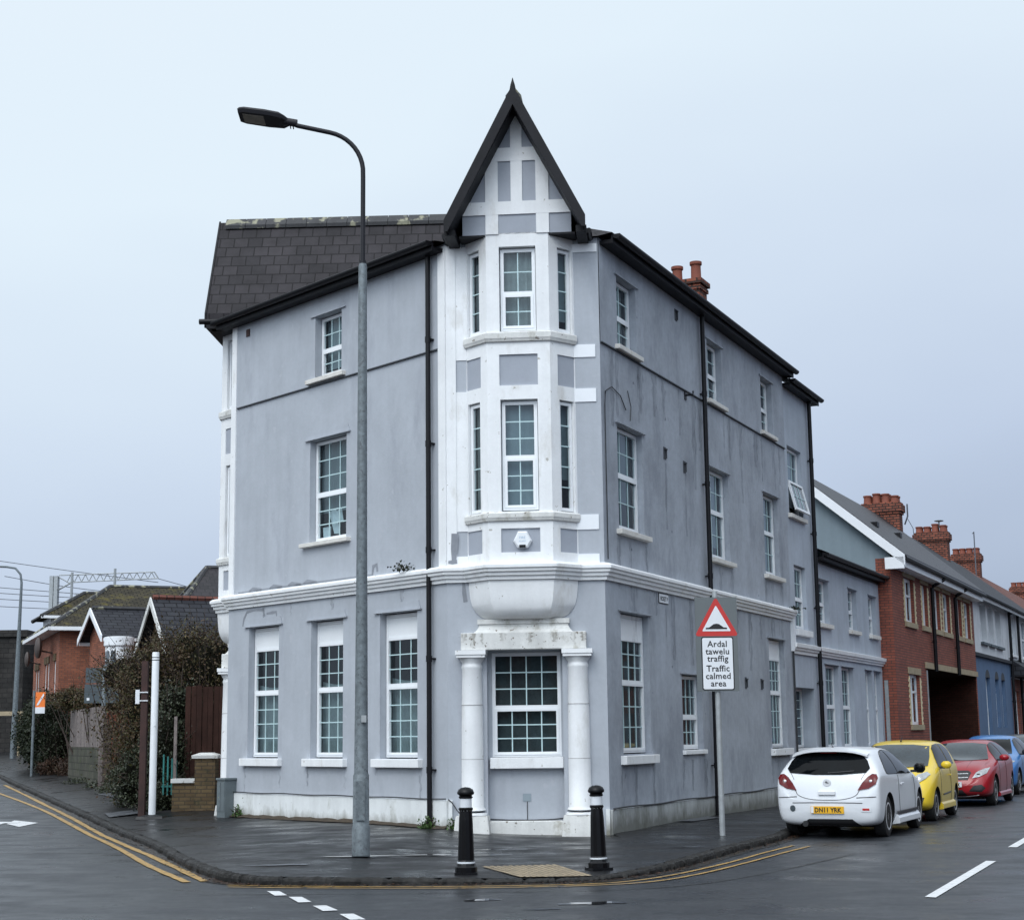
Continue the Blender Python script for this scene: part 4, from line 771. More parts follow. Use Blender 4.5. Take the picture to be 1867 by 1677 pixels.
# kerb stones: individual wobble, one continuous kerb
kv=[];PR=[(0,-.06),(.0,.55),(.012,.85),(.045,1.0),(.13,1.0),(.13,.0)]
KD=catmull([(*k,h) for (k,_),h in zip(KP,KH)],30)
KD=[k for k in KD if k[1]<70]
rings=[]
for i,k in enumerate(KD):
    a=KD[max(i-1,0)]; b=KD[min(i+1,len(KD)-1)]; t=Vector((b[0]-a[0],b[1]-a[1])); t=t.normalized() if t.length else Vector((1,0)); nn=Vector((-t.y,t.x))
    jt=(i%11==0); w=rnd.uniform(-.012,.012)+.014*math.sin(i*.7)+(.03 if jt else 0); hz=rnd.uniform(-.010,.006)-(.018 if jt else 0); g=G(k[0],k[1])
    rings.append([(k[0]+nn.x*(d+w*(f>.3)),k[1]+nn.y*(d+w*(f>.3)),g+(k[2]+hz+.004)*f if f>0 else g-.05) for d,f in PR])
q=MB(); q.loft(rings,0,True,True,False); struct(q.build('kerb','kerb'))
def strip(name,pts,w,z,mt,wob=0,side=0):
    q=MB(); vs=[]
    P=catmull(pts,10) if len(pts)>2 else pts
    for i,p in enumerate(P):
        a=P[max(i-1,0)]; b=P[min(i+1,len(P)-1)]; t=Vector((b[0]-a[0],b[1]-a[1])).normalized(); nn=Vector((-t.y,t.x)); r=rnd.uniform(-wob,wob)
        for e in (-w/2+r,w/2+rnd.uniform(-wob,wob)): x=p[0]+nn.x*e; y=p[1]+nn.y*e; vs.append((x,y,G(x,y)+z))
    q.add(vs,[(2*i,2*i+1,2*i+3,2*i+2) for i in range(len(P)-1)]); return struct(q.build(name,mt))
gut=[]
for i,k in enumerate(KD):
    if i%6==0 and k[1]<60:
        a=KD[max(i-1,0)]; b=KD[min(i+1,len(KD)-1)]; t=Vector((b[0]-a[0],b[1]-a[1])).normalized(); gut.append((k[0]+t.y*.07,k[1]-t.x*.07))
strip('gutter_silt',gut,.17,.006,'gutterdirt',.03)
strip('yellow_line',[(-15.45,49.79),(-9.8,35.61),(-7.72,30.24),(-6.2,26.26),(-4.87,22.78),(-3.66,19.5)],.10,.009,'yellowline',.01)
strip('yellow_line',[(-15.9,48.9),(-11.07,38.01),(-8.27,31.09),(-6.38,26.2),(-4.92,22.12),(-3.85,19.40)],.10,.010,'yellowline',.006)
strip('yellow_line',[(-3.3,18.95),(-2.5,18.72),(-1.1,18.47),(-.2,18.44),(.71,18.52),(1.3,18.86),(1.9,19.70),(2.72,21.32),(3.42,22.95),(4.05,24.3)],.055,.009,'yellowline',.006)
strip('yellow_line',[(-3.25,18.72),(-2.4,18.50),(-1.0,18.26),(-.2,18.24),(.8,18.36),(1.5,18.72),(2.15,19.66),(2.92,21.22),(3.72,22.98),(4.25,24.1)],.055,.010,'yellowline',.006)
def mark(pts,z=.008): q=MB(); q.add([(x,y,G(x,y)+z) for x,y in pts],[tuple(range(len(pts)))]); return struct(q.build('road_marking','whiteline'))
for p in ([(-2.73,18.17),(-2.59,18.15),(-2.44,17.67),(-2.57,17.65)],[(-2.4,17.49),(-2.26,17.48),(-2.09,16.93),(-2.22,16.9)],[(-2.03,16.55),(-1.90,16.58),(-1.73,16.1),(-1.87,16.05)],[(-1.68,15.76),(-1.55,15.78),(-1.39,15.28),(-1.53,15.26)],
          [(4.07,16.68),(4.16,16.6),(6.05,21.0),(5.94,21.06)],[(6.93,23.44),(7.04,23.38),(8.9,27.7),(8.79,27.78)],[(9.8,29.8),(9.9,29.75),(11.8,34.1),(11.7,34.15)]): mark(p)
mark([(-10.9,34.9),(-10.35,33.0),(-10.03,32.9),(-10.05,32.25),(-10.3,32.35),(-11.2,34.2)]); mark([(-10.12,33.35),(-9.40,32.52),(-9.45,31.45),(-9.95,32.3)])
mark([(-10.12,32.7),(-9.8,32.72),(-9.8,32.5),(-10.1,32.45)],.012)
# tactile slab
def PZ(x,y):                                # pavement height
    best=None
    for r in ROWS:
        k=Vector(r[:2]); i=Vector(r[2:4]); d=i-k; t=max(0,min(1,((Vector((x,y))-k).dot(d))/d.length_squared)); e=(k+d*t-Vector((x,y))).length
        if best is None or e<best[0]: best=(e,G(x,y)+r[5]*(1-t)+r[4]*t)
    return best[1]
TA,TB,TC,TD=Vector((-.43,20.1)),Vector((.48,20.45)),Vector((.86,18.98)),Vector((.03,18.86))
q=MB(); nx,ny=12,18
def bil(u,v): return TA.lerp(TB,u).lerp(TD.lerp(TC,u),v)
q.add([(*bil(i/6,j/6),PZ(*bil(i/6,j/6))+.012) for j in range(7) for i in range(7)],[(j*7+i,j*7+i+1,(j+1)*7+i+1,(j+1)*7+i) for j in range(6) for i in range(6)])
for i in range(nx):
    for j in range(ny):
        c=bil((i+.5)/nx,(j+.5)/ny); z=PZ(*c)+.012; q.loft([[(c.x+.030*math.cos(a),c.y+.030*math.sin(a),z) for a in [k*math.pi/4 for k in range(8)]],[(c.x+.018*math.cos(a),c.y+.018*math.sin(a),z+.008) for a in [k*math.pi/4 for k in range(8)]]],1)
struct(q.build('tactile_paving',['tactile','dome']))
# puddles lying in the hollows
def puddle(x,y,w,h_,seed,onroad=False):
    r=random.Random(seed); n=26; pts=[]
    for k in range(n):
        a=2*math.pi*k/n; m_=1+.28*math.sin(2*a+r.random()*.4)+.2*math.sin(5*a+seed)+.15*math.sin(9*a+seed*2); pts.append((x+w*m_*math.cos(a),y+h_*m_*math.sin(a)))
    zz=max((G(*p) if onroad else PZ(*p)) for p in pts+[(x,y)]); q=MB(); q.add([(a,b,zz+.006) for a,b in pts],[tuple(range(n))]); o=struct(q.build('puddle','water')); return o
for i,(x,y,w,h_) in enumerate(((-2.05,21.35,.42,.10),(-1.15,21.6,.30,.06),(-.35,21.75,.25,.05),(-2.9,20.3,.35,.06),(-.2,22.6,.4,.06),(.9,22.9,.3,.05),(2.3,22.7,.22,.05))): puddle(x,y,w,h_,i)
for i,(x,y,w,h_) in enumerate(((-.36,16.95,.16,.10),(.75,16.5,.30,.12),(.25,16.0,.16,.06))): puddle(x,y,w,h_,i+20,True)
# fallen leaves and grit collected in the gutter
r_=random.Random(5); q=MB()
for _ in range(2600):
    i=r_.randrange(len(gut)-1); a,b=gut[i],gut[i+1]; t=r_.random(); x=a[0]+(b[0]-a[0])*t+r_.gauss(0,.05); y=a[1]+(b[1]-a[1])*t+r_.gauss(0,.05); z=G(x,y)+.010+r_.random()*.012; s=r_.uniform(.008,.028); th=r_.random()*6.3; tl=r_.uniform(-.4,.4)
    c_,s_=math.cos(th)*s,math.sin(th)*s; q.add([(x+c_,y+s_,z+tl*s),(x-s_*.6,y+c_*.6,z),(x-c_,y-s_,z-tl*s*.5+.002),(x+s_*.6,y-c_*.6,z)],[(0,1,2,3)])
struct(q.build('gutter_leaves','leaf_red'),'stuff')
strip('road_seam',[(-16,24.6),(-11,24.9),(-7.5,24.7),(-5.6,24.4)],.03,.005,'gutterdirt',.01)
strip('road_seam',[(-3.4,17.9),(-.5,17.75),(2.0,18.4),(4.6,22.6)],.025,.005,'gutterdirt',.008)
strip('road_seam',[(6.3,19.2),(9.0,25.2),(12.2,32.2)],.03,.005,'gutterdirt',.008)
# pale slabs and covers let into the far pavement
for pts in ([(-10.4,40.6),(-9.3,42.2),(-8.0,38.4),(-8.9,37.4)],[(-8.3,33.3),(-7.7,33.7),(-7.3,32.4),(-7.9,32.1)]):
    q=MB(); q.add([(x,y,PZ(x,y)+.014) for x,y in pts],[(0,1,2,3)]); struct(q.build('paving_patch','patch'))
q=MB(); q.add([(x,y,PZ(x,y)+.012) for x,y in [tuple(RW(2.9,.10)[:2]),tuple(RW(4.6,.10)[:2]),tuple(RW(4.4,.42)[:2]),tuple(RW(3.0,.36)[:2])]],[(0,1,2,3)]); struct(q.build('paving_patch','patch'))
# soil behind the garden boundaries
q=MB(); pts=[(-4.9,33.0),(-6.4,32.9),(-8.9,38.6),(-12.1,47.2),(-15.3,55.4),(-30,103),(30,110),(6,36)]; q.add([(x,y,G(x,y)+.19) for x,y in pts],[tuple(range(7))]); struct(q.build('garden_ground','soil'))
# damp silt along the foot of the left wall
q=MB(LW); vs=[];
for i in range(40):
    s=-6.4+i*.165; p=LW(s,.05); o_=.05+.05+.05*abs(math.sin(i*1.7))+rnd.uniform(0,.04); p2=LW(s,o_); vs+=[(s,.045,PZ(p.x,p.y)+.04+rnd.uniform(0,.03)),(s,o_,PZ(p2.x,p2.y)+.012)]
q.add(vs,[(2*i,2*i+1,2*i+3,2*i+2) for i in range(39)]); struct(q.build('silt_bank','soil'),'stuff')
# ------------------------------------------------------------------ street lamp
z0=PZ(-2.02,21.5)
T=thing('street_lamp','tall galvanised street lamp with a black curved arm on the pavement before the grey building','street lamp',(-2.02,21.5,z0))
X=Vector((-2.02,21.5,0))
def V(x,z,y=0): return (X.x+x,X.y+y,z)
q=MB(); q.lathe((X.x,X.y),[(.118,z0-.02),(.118,z0+.36),(.108,z0+.375),(.104,z0+1.02),(.098,z0+1.03)],10,0,False); q.lathe((X.x,X.y),[(.098,z0+1.03),(.092,z0+1.05),(.085,z0+1.9),(.072,z0+4),(.058,8.02),(.05,8.06)],16); q.box(X.x-.06,X.x+.06,X.y-.125,X.y-.105,z0+.45,z0+.95); q.build('column','galv',T)
q=MB(); q.box(X.x+.01,X.x+.075,X.y-.116,X.y-.10,z0+1.70,z0+1.79); q.build('number_plate','galv_light',T)
q=MB(); pth=[V(0,8.0),V(0,9.3)]+[V(-.60+.60*math.cos(a),9.38+.60*math.sin(a)) for a in [R(k) for k in range(5,80,8)]]; 
lx,lz=pth[-1][0]-X.x,pth[-1][2]; pth+=[V(lx-.45,lz+.105),V(-1.09,lz+.175)]
q.tube(pth,.033,12); q.tube([V(0,8.0),V(0,8.10)],.05,12); q.build('arm','lamp_dark',T)
hx,hz=-1.05,lz+.17; tl=R(9)
rl=R(-17)
def hd(a,b,c): b,c=b*math.cos(rl)+c*math.sin(rl),-(-b*math.sin(rl))+c*math.cos(rl); return V(hx-a*math.cos(tl)-c*math.sin(tl),hz+a*math.sin(tl)+c*math.cos(tl)-0.0,b)
q=MB()
ol=[(0,-.05),(.08,-.12),(.30,-.14),(.62,-.13),(.70,-.10),(.70,.10),(.62,.13),(.30,.14),(.08,.12),(0,.05)]
q.loft([[hd(a,b,-.035) for a,b in ol],[hd(a,b,.02) for a,b in ol],[hd(.04+a*.9,b*.85,.055) for a,b in ol]]); h=q.build('lamp_head','lamp_dark',T)
q=MB(); q.loft([[hd(a,b,-.036) for a,b in ((.34,-.10),(.64,-.09),(.64,.09),(.34,.10))],[hd(a,b,-.042) for a,b in ((.34,-.10),(.64,-.09),(.64,.09),(.34,.10))]]); q.build('lens','lens',h)
q=MB(); q.tube([V(hx+.12,hz-.03),hd(.05,0,-.005)],.055,12); q.tube([hd(-.02,0,-.05),hd(-.02,0,-.10)],.008,5); q.tube([hd(-.06,0,-.05),hd(-.06,0,-.10)],.008,5); q.build('bracket','lamp_dark',h)
q=MB(); q.tube([hd(.25,0,.05),hd(.25,0,.11)],.04,10); q.build('photocell','lamp_dark',h)
# ------------------------------------------------------------------ bollards
def bollard():
    T=thing('bollard','','bollard',(0,0,0),group='black bollards with a white band at the pavement corner')
    del ROOT[T.name]
    q=MB(); q.loft([[(a,b,z) for a,b in ((-h,-h),(h,-h),(h,h),(-h,h))] for h,z in ((.13,0),(.13,.03))]); q.lathe((0,0),[(.128,.02),(.128,.085),(.112,.10),(.104,.125),(.104,.15),(.096,.165),(.080,.62),(.072,.715),(.076,.722),(.084,.735),(.084,.75),(.074,.76)],12,0,False); q.build('post','blackpaint',T)
    q=MB(); q.lathe((0,0),[(.070,.76),(.070,.86)],20); q.lathe((0,0),[(.075,.722),(.0752,.733)],20); q.lathe((0,0),[(.1055,.128),(.1055,.148)],12,0,False); q.build('reflective_band','reflect',T)
    q=MB(); q.lathe((0,0),[(.071,.86),(.082,.868),(.082,.88),(.072,.888),(.078,.90),(.098,.912),(.100,.93),(.085,.962),(.05,.985),(.0,.992)],16); q.build('cap','blackpaint',T); return T
def copy_tree(o,parent=None):
    c=o.copy(); COL.objects.link(c); c.parent=parent
    for ch in [x for x in bpy.data.objects if x.parent==o]: copy_tree(ch,c)
    return c
b1=bollard(); b1.location=(-.589,19.24,PZ(-.589,19.24)-.005); b1['label']='black cast bollard in front of the left white column, near the street lamp'
b2=copy_tree(b1); b2.location=(.976,19.85,PZ(.976,19.85)-.005); b2.rotation_euler=(0,R(-1),R(20)); b2['label']='black cast bollard in front of the right white column, beside the buff tactile slab'
# ------------------------------------------------------------------ road sign
sx,sy=3.11,25.05; z0=PZ(sx,sy)
T=thing('road_sign','grey backed speed hump warning sign with Traffic calmed area plate on a galvanised pole','road sign',(sx,sy,z0))
S=Fr((sx,sy),R(90-3))
q=MB(S); q.lathe((0,0),[(.044,z0-.02),(.044,2.2),(.042,3.80),(.0,3.82)],14); q.build('pole','galv_light',T)
q=MB(S); q.box(-.325,.325,.045,.06,2.27,3.705); q.build('backing_board','signgrey',T)
def rtri(c,w,h,r,m,d,mb):
    pts=[(c-w/2,0),(c+w/2,0),(c,h)]; out=[]
    cx_,cz_=c,h/3
    for i,(a,b) in enumerate(pts):
        dx,dz=a-cx_,b-cz_; L_=math.hypot(dx,dz); k=(L_-r)/L_; px,pz=cx_+dx*k*1.0,cz_+dz*k; base=math.atan2(dz,dx)
        for t in range(-3,4): out.append((px+r*math.cos(base+t*R(20)),pz+r*math.sin(base+t*R(20))))
    mb.add([(a,d,b+m) for a,b in out],[tuple(range(len(out)))])
q=MB(S); rtri(0,.63,.56,.03,3.125,.062,q); q.build('warning_triangle','red',T)
q=MB(S); rtri(0,.43,.38,.012,3.19,.064,q); q.build('triangle_face','signwhite',T)
q=MB(S); q.add([(a,.066,3.215+b) for a,b in ((-.165,0),(.165,0),(.165,.022),(.11,.028),(.075,.055),(.04,.078),(0,.085),(-.04,.078),(-.075,.055),(-.11,.028),(-.165,.022))],[tuple(range(11))]); q.build('hump_symbol','signblack',T)
def rrect(a,b,c,e,r,d,mb):
    o=[]
    for cx_,cz_,s in ((b-r,e-r,0),(a+r,e-r,90),(a+r,c+r,180),(b-r,c+r,270)):
        for t in range(0,91,15): o.append((cx_+r*math.cos(R(s+t)),d,cz_+r*math.sin(R(s+t))))
    mb.add(o,[tuple(range(len(o)))])
q=MB(S); rrect(-.245,.255,2.285,3.10,.035,.062,q); q.build('text_plate','signblack',T)
q=MB(S); rrect(-.228,.238,2.302,3.083,.025,.064,q); q.build('plate_face','signwhite',T)
q=MB(S)
for tx,z in (('Ardal',2.945),('tawelu',2.832),('traffig',2.722),('Traffic',2.572),('calmed',2.458),('area',2.345)): text_mb(tx,.132,q,(.005,.066,z),(1,0,0),(0,0,1),bold=.0022,spacing=1.05)
q.build('lettering','signblack',T)
# street name plate and bell box
q=MB(RW); q.box(2.55,3.02,.002,.016,3.88,4.03); q.box(2.535,3.035,.001,.010,3.865,4.045,1)
text_mb('VICKET P',.105,q,(2.785,.018,3.915),(1,0,0),(0,0,1),bold=.003,m=1,sx=.92)
tag(q.build('street_name_plate',['signwhite','signblack']),'small black and white street name plate under the white cornice','name plate')
T=thing('alarm_box','hexagonal white alarm bell box on the grey oriel panel','alarm box',tuple(FW(-1.27,.36,4.55)))
A=FW.fr(-1.27,.352)
hx_=[(.15,4.66),(.075,4.82),(-.075,4.82),(-.15,4.66),(-.085,4.555),(.085,4.555)]
q=MB(A); q.loft([[(a,0,z) for a,z in hx_],[(a*.97,.05,4.68+(z-4.68)*.97) for a,z in hx_],[(a*.8,.085,4.68+(z-4.68)*.8) for a,z in hx_]]); q.build('cover','pvc',T)
q=MB(A); text_mb('FIRE',.055,q,(0,.087,4.695),(1,0,0),(0,0,1)); text_mb('ALARM',.035,q,(0,.087,4.645),(1,0,0),(0,0,1)); q.build('lettering','belltext',T)
q=MB(A); q.box(-.05,.05,.05,.088,4.555,4.60); q.build('strobe','black',T)
# ------------------------------------------------------------------ left pavement furniture
def at(x,y): return Vector((x,y,PZ(x,y)))
p=at(-6.88,31.22); T=thing('bus_stop_post','plain white bus stop post with dark bands near its top','post',tuple(p))
q=MB(); q.lathe((p.x,p.y),[(.068,p.z-.02),(.068,3.28),(.06,3.30)],16); q.build('pole','postwhite',T)
q=MB(); q.lathe((p.x,p.y),[(.0695,3.14),(.0695,3.155)],16); q.lathe((p.x,p.y),[(.0695,3.19),(.0695,3.205)],16); q.build('band','black',T)
q=MB(); q.box(p.x+.01,p.x+.045,p.y-.075,p.y-.068,1.9,2.0); q.build('sticker','signwhite',T)
q=MB(); q.loft([[(p.x+a,p.y+b,z) for a,b in ((-h,-h),(h,-h),(h,h),(-h,h))] for h,z in ((.26,p.z-.02),(.24,p.z+.03),(.10,p.z+.06))]); q.build('base','pave',T)
p=at(-7.16,31.6); T=thing('rusty_post','rust brown steel post with a small white plate beside the white post','post',tuple(p))
q=MB(); q.box(p.x-.06,p.x+.06,p.y-.06,p.y+.06,p.z-.02,3.15); q.build('pole','rust',T)
q=MB(); q.box(p.x-.16,p.x-.08,p.y-.09,p.y-.08,2.33,2.60); q.box(p.x-.1,p.x+.08,p.y-.085,p.y-.06,2.54,2.56); q.box(p.x-.1,p.x+.08,p.y-.085,p.y-.06,2.38,2.40); q.build('plate','signwhite',T)
p=at(-10.93,43.46); T=thing('rear_sign','back of two grey sign panels on a galvanised pole, half hidden by the bush','road sign',tuple(p))
q=MB(); q.lathe((p.x,p.y),[(.06,p.z-.02),(.06,3.6),(.05,3.62)],14); q.lathe((p.x,p.y),[(.075,1.85),(.075,2.0)],14); q.build('pole','galv',T)
q=MB(); q.box(p.x-.52,p.x+.40,p.y-.02,p.y+.0,2.62,3.12); q.build('sign_panel','signback',T)
q=MB(); q.box(p.x-.50,p.x+.40,p.y-.02,p.y+.0,3.15,3.55); q.build('sign_panel','signback',T)
q=MB(); q.box(p.x-.45,p.x-.38,p.y-.03,p.y-.021,2.69,2.76); q.build('sticker','signwhite',T)
p=at(-15.51,52.72); T=thing('bus_stop_flag','thin grey pole with an orange and white bus stop flag','bus stop',tuple(p))
q=MB(); q.lathe((p.x,p.y),[(.045,p.z-.02),(.045,3.25)],12); q.lathe((p.x,p.y),[(.06,1.98),(.06,2.1)],10); q.build('pole','galv',T)
q=MB(); q.box(p.x+.05,p.x+.36,p.y-.02,p.y+.0,2.62,3.20); fl=q.build('flag','orange',T)
q=MB(); q.box(p.x+.05,p.x+.36,p.y-.026,p.y-.021,2.52,2.72); q.add([(p.x+.08,p.y-.025,2.78),(p.x+.15,p.y-.025,2.78),(p.x+.33,p.y-.025,3.1),(p.x+.30,p.y-.025,3.16)],[(0,1,2,3)]); q.build('flag_print','signwhite',fl)
p=at(-22.3,73.2); T=thing('far_street_lamp','distant thin grey street lamp with a curved top at the left edge','street lamp',tuple(p))
q=MB(); q.tube([(p.x-.1,p.y,p.z),(p.x-.05,p.y,5),(p.x,p.y,8.7),(p.x-.06,p.y,9.1),(p.x-.3,p.y,9.38),(p.x-.7,p.y,9.45),(p.x-1.6,p.y,9.5)],[.13,.10,.055,.05,.05,.05,.05],10); q.build('column','galv',T)
q=MB(); q.box(p.x-2.2,p.x-1.5,p.y-.15,p.y+.15,9.45,9.55); q.build('lamp_head','lamp_dark',T)
p=at(-5.36,30.62); T=thing('utility_cabinet','grey utility cabinet with faded green graffiti at the left end of the grey wall','cabinet',tuple(p))
C=Fr((p.x,p.y),AL)
q=MB(C); q.box(-.13,.14,-.14,.14,p.z-.02,p.z+.66); bdy=q.build('body','cabinet',T,.006)
q=MB(C); q.box(-.15,.16,-.16,.16,p.z+.66,p.z+.70); q.build('lid','cabinet',T,.006)
q=MB(C); q.box(-.12,-.005,.141,.150,p.z+.1,p.z+.62); q.box(.012,.13,.141,.150,p.z+.1,p.z+.62); 
for zz in (.15,.28,.42,.55): q.box(-.05,-.02,.15,.156,p.z+zz,p.z+zz+.02)
q.build('door','cabinet',T)
# ------------------------------------------------------------------ left background
def gz(x,y): return G(x,y)+.2
dA=Vector((math.sin(R(-22)),math.cos(R(-22)),0)); dB=Vector((math.sin(R(68)),math.cos(R(68)),0))
C0=Vector((-17.35,62,0)); LA,LB=9.5,8.2
H=thing('brick_villa','orange brick house with moss grown hipped roof left of the bushes','house',tuple(C0+Vector((0,0,.8))))
FA=Fr(tuple((C0+dA*LA)[:2]),math.atan2(-dA.x,-dA.y)); FB=Fr(tuple(C0[:2]),R(68))   # FA runs from far to near corner, FB from near corner to the right
aw=[(.9,1.5,3.0,4.6),(1.8,2.4,3.0,4.6),(4.6,5.2,3.0,4.7),(5.6,6.2,3.0,4.7),(7.9,8.5,3.1,4.7)]
q=MB(FA); grid_wall(q,0,LA,.4,5.85,aw,0,.15); q.build('side_wall','brick_far',H)
for a,b,c,d in aw:
    w=MB(FA); w.box(a,a+.12,-.1,-.04,c,d); w.box(b-.12,b,-.1,-.04,c,d); w.box(a+.12,b-.12,-.1,-.04,d-.1,d); w.box(a+.12,b-.12,-.1,-.04,c,c+.1); ww=w.build('window','pvc',H)
    w=MB(FA); w.quad((a,-.08,c),(b,-.08,c),(b,-.08,d),(a,-.08,d)); w.build('pane','glassoff',ww)
    w=MB(FA); w.box(a-.1,b+.1,.0,.04,d,d+.28); w.build('lintel','brick_wall',ww)
q=MB(FB); grid_wall(q,0,LB,.4,5.85,[],0); q.build('front_wall','brick_far',H)
def hip(Fo,L_,W_,ze,zr,e0,e1,ov,name,mt,par,ins=None):
    """hip roof over s 0..L_, d 0..-W_"""
    m=W_/2 if ins is None else ins
    a=[(-ov,ov,ze),(L_+ov,ov,ze),(L_+ov,-W_-ov,ze),(-ov,-W_-ov,ze)]; r0=(e0,-m,zr); r1=(L_-e1,-m,zr)
    q=MB(Fo); q.add(a+[r0,r1],[(0,1,5,4),(1,2,5),(2,3,4,5),(3,0,4)]); o=q.build(name,mt,par)
    q=MB(Fo); 
    for p_ in ((a[0],r0),(r0,r1),(a[1],r1),(a[3],r0)): q.tube(p_,.09,6)
    q.build('ridge_tiles','ridge',o); return o
hip(FB,LB,LA,5.9,7.95,2.5,2.5,.45,'roof','tile_moss',H,4.75)
q=MB(FB); q.box(-.5,LB+.5,.40,.50,5.78,5.92); q.box(-.5,LB,.0,.4,5.78,5.80); q.build('fascia','whitetrim',H)
q=MB(FA); q.box(0,LA+.5,.40,.50,5.78,5.92); q.box(0,LA,.0,.4,5.78,5.80); q.build('fascia','whitetrim',H)
UF=FB.fr(.64,-9.45)
q=MB(UF); q.box(0,3.4,-3.0,0,2,7.0); q.build('upper_wall','offwhite',H); hip(UF,3.4,3.0,7.0,8.2,1.6,.4,.45,'upper_roof','tile_moss',H)
q=MB(UF); q.box(-.45,3.8,.38,.46,6.91,7.03); q.build('fascia','whitetrim',H)
q=MB(FA)
for s,z,sc in ((2.9,5.0,1),(7.2,5.25,1.3)): q=MB(FA); q.sphere((s,.55,z),.42*sc,14,0,(1,.25,.8)); q.tube([(s,0,z-.2),(s,.5,z-.1)],.03,5); q.build('satellite_dish','satdish',H)
def gabled(P,az,w,h,ze,length,wallmt,roofmt,name,label,red=False,bay=False,zb=.8,zb2=None):
    F=Fr(P,az)          # gable face frame, s 0..w, ridge runs inwards (-d)
    T=thing(name,label,'house',(P[0],P[1],zb))
    q=MB(F); q.prism([(0,zb),(w,zb),(w,ze),(w/2,ze+h),(0,ze)],-length,0); q.build('wall',wallmt,T)
    k=h/(w/2); o_=.35
    for sg in (-1,1):
        q=MB(F); q.prism([(w/2,ze+h+.10),(w/2,ze+h+.02),(w/2+sg*(w/2+o_),ze-o_*k+.02),(w/2+sg*(w/2+o_),ze-o_*k+.10)],-length,.35); q.build('roof',roofmt,T)
        q=MB(F); q.prism([(w/2,ze+h+.12),(w/2,ze+h-.12),(w/2+sg*(w/2+o_),ze-o_*k-.12),(w/2+sg*(w/2+o_),ze-o_*k+.12)],.352,.40); q.build('barge_board','white_worn' if red else 'whitetrim',T)
        q=MB(F); q.box(w/2+sg*(w/2+o_)-.05,w/2+sg*(w/2+o_)+.05,-length,.3,ze-o_*k-.1,ze-o_*k+.02); q.build('gutter','whitetrim',T)
    q=MB(F); q.tube([(w/2,-length,ze+h+.13),(w/2,.3,ze+h+.13)],.09,6); q.build('ridge_tiles','tile_red' if red else 'ridge',T)
    if bay:
        cb=(w+.42,-.25)
        q=MB(F); q.lathe(cb,[(.50,ze-2.3),(.50,ze-1.9),(.48,ze-1.9),(.48,ze-.55),(.54,ze-.5),(.54,ze-.2),(.46,ze-.18)],16); b=q.build('bay_window','whitetrim',T)
        q=MB(F)
        for t in (40,70,100,130): 
            a0,a1=R(t-11),R(t+11); r=.492; q.add([(cb[0]+r*math.cos(a0),cb[1]+r*math.sin(a0),ze-1.7),(cb[0]+r*math.cos(a1),cb[1]+r*math.sin(a1),ze-1.7),(cb[0]+r*math.cos(a1),cb[1]+r*math.sin(a1),ze-.7),(cb[0]+r*math.cos(a0),cb[1]+r*math.sin(a0),ze-.7)],[(0,1,2,3)])
        q.build('pane','glassoff',b)
    return T,F
az_=R(150)
N_=Vector((-14.72,59.0)); d30=Vector((math.sin(R(-30)),math.cos(R(-30))))
P_=N_+d30*2.5
gabled(tuple(P_),az_,2.5,.85,5.50,7.5,'brick_far','slate_blue','gabled_house','brick house with white edged gable over a round white bay window',bay=True)
N2=Vector((-10.35,49.5)); P_=N2+d30*2.6
gabled(tuple(P_),az_,2.6,1.35,4.55,6.0,'brick_wall','slate_blue','gabled_house','dark roofed house with flaking white gable boards rising from the bushes',red=True)
Fh=Fr((-11.6,57),R(72)); T=thing('far_roofed_house','house with a wet grey tiled roof seen just left of the tall building','house',(-11.6,57,.8))
q=MB(Fh); q.box(0,9,-7,0,.6,5.9); q.build('wall','brick_far',T); hip(Fh,9,7,5.9,8.0,1.2,2.4,.4,'roof','tile_wet',T)
# gantry and wires
Y=130
T=thing('railway_gantry','steel railway gantry with a lattice boom above the brick roofs','gantry',(-37,Y,2))
q=MB(); q.box(-37.28,-36.98,Y-.3,Y+.3,2,14.7); q.box(-36.93,-36.63,Y-.3,Y+.3,2,14.7); q.box(-37.0,-36.9,Y-.02,Y+.25,2,14.7); q.build('mast','galv_light',T)
q=MB()
def bx(t,up): return (-36.6+t*8.0,Y,14.15+.28*t+(.62-.1*t if up else 0))
for up in (0,1): q.tube([bx(0 if up else .09,up),bx(1,up) if not up else bx(.96,up)],.05,5)
for i in range(24): q.tube([bx(.08+i*.037,i%2),bx(.08+(i+1)*.037,(i+1)%2)],.035,4)
q.tube([bx(.96,1),bx(1,0)],.05,4); q.tube([(-36.6,Y,13.6),bx(.13,0)],.07,5); q.tube([(-36.6,Y,14.6),bx(.1,0)],.05,5); q.build('lattice_boom','galv_light',T)
q=MB(); q.tube([(-35.55,Y,12.0),(-35.55,Y,15.0)],.11,6); q.tube([(-32.1,Y,12.6),(-32.1,Y,15.25)],.11,6); q.tube([(-35.4,Y,13.3),(-33.2,Y,12.5)],.04,5); q.build('dropper','galv_light',T)
for a,b,c,d in ((-60,19.3,-28.6,14.1),(-60,15.9,-24,12.4),(-60,15.3,-30,12.6),(-60,14.7,-30,12.2),(-60,14.1,-34,11.9),(-41,14.75,-28,13.0)):
    q=MB(); n=12; q.tube([(a+(c-a)*i/n,Y,b+(d-b)*i/n-.25*math.sin(math.pi*i/n)) for i in range(n+1)],.028,4); o=tag(q.build('overhead_wire','wire'),'thin dark railway wire crossing the sky at the far left','wire','overhead wires at the left')
q=MB(); n=12; q.tube([(-28.6+i*.7,Y,14.4-.2*i) for i in range(11)],.028,4); tag(q.build('overhead_wire','wire'),'thin wire running down right from the tip of the lattice boom','wire')
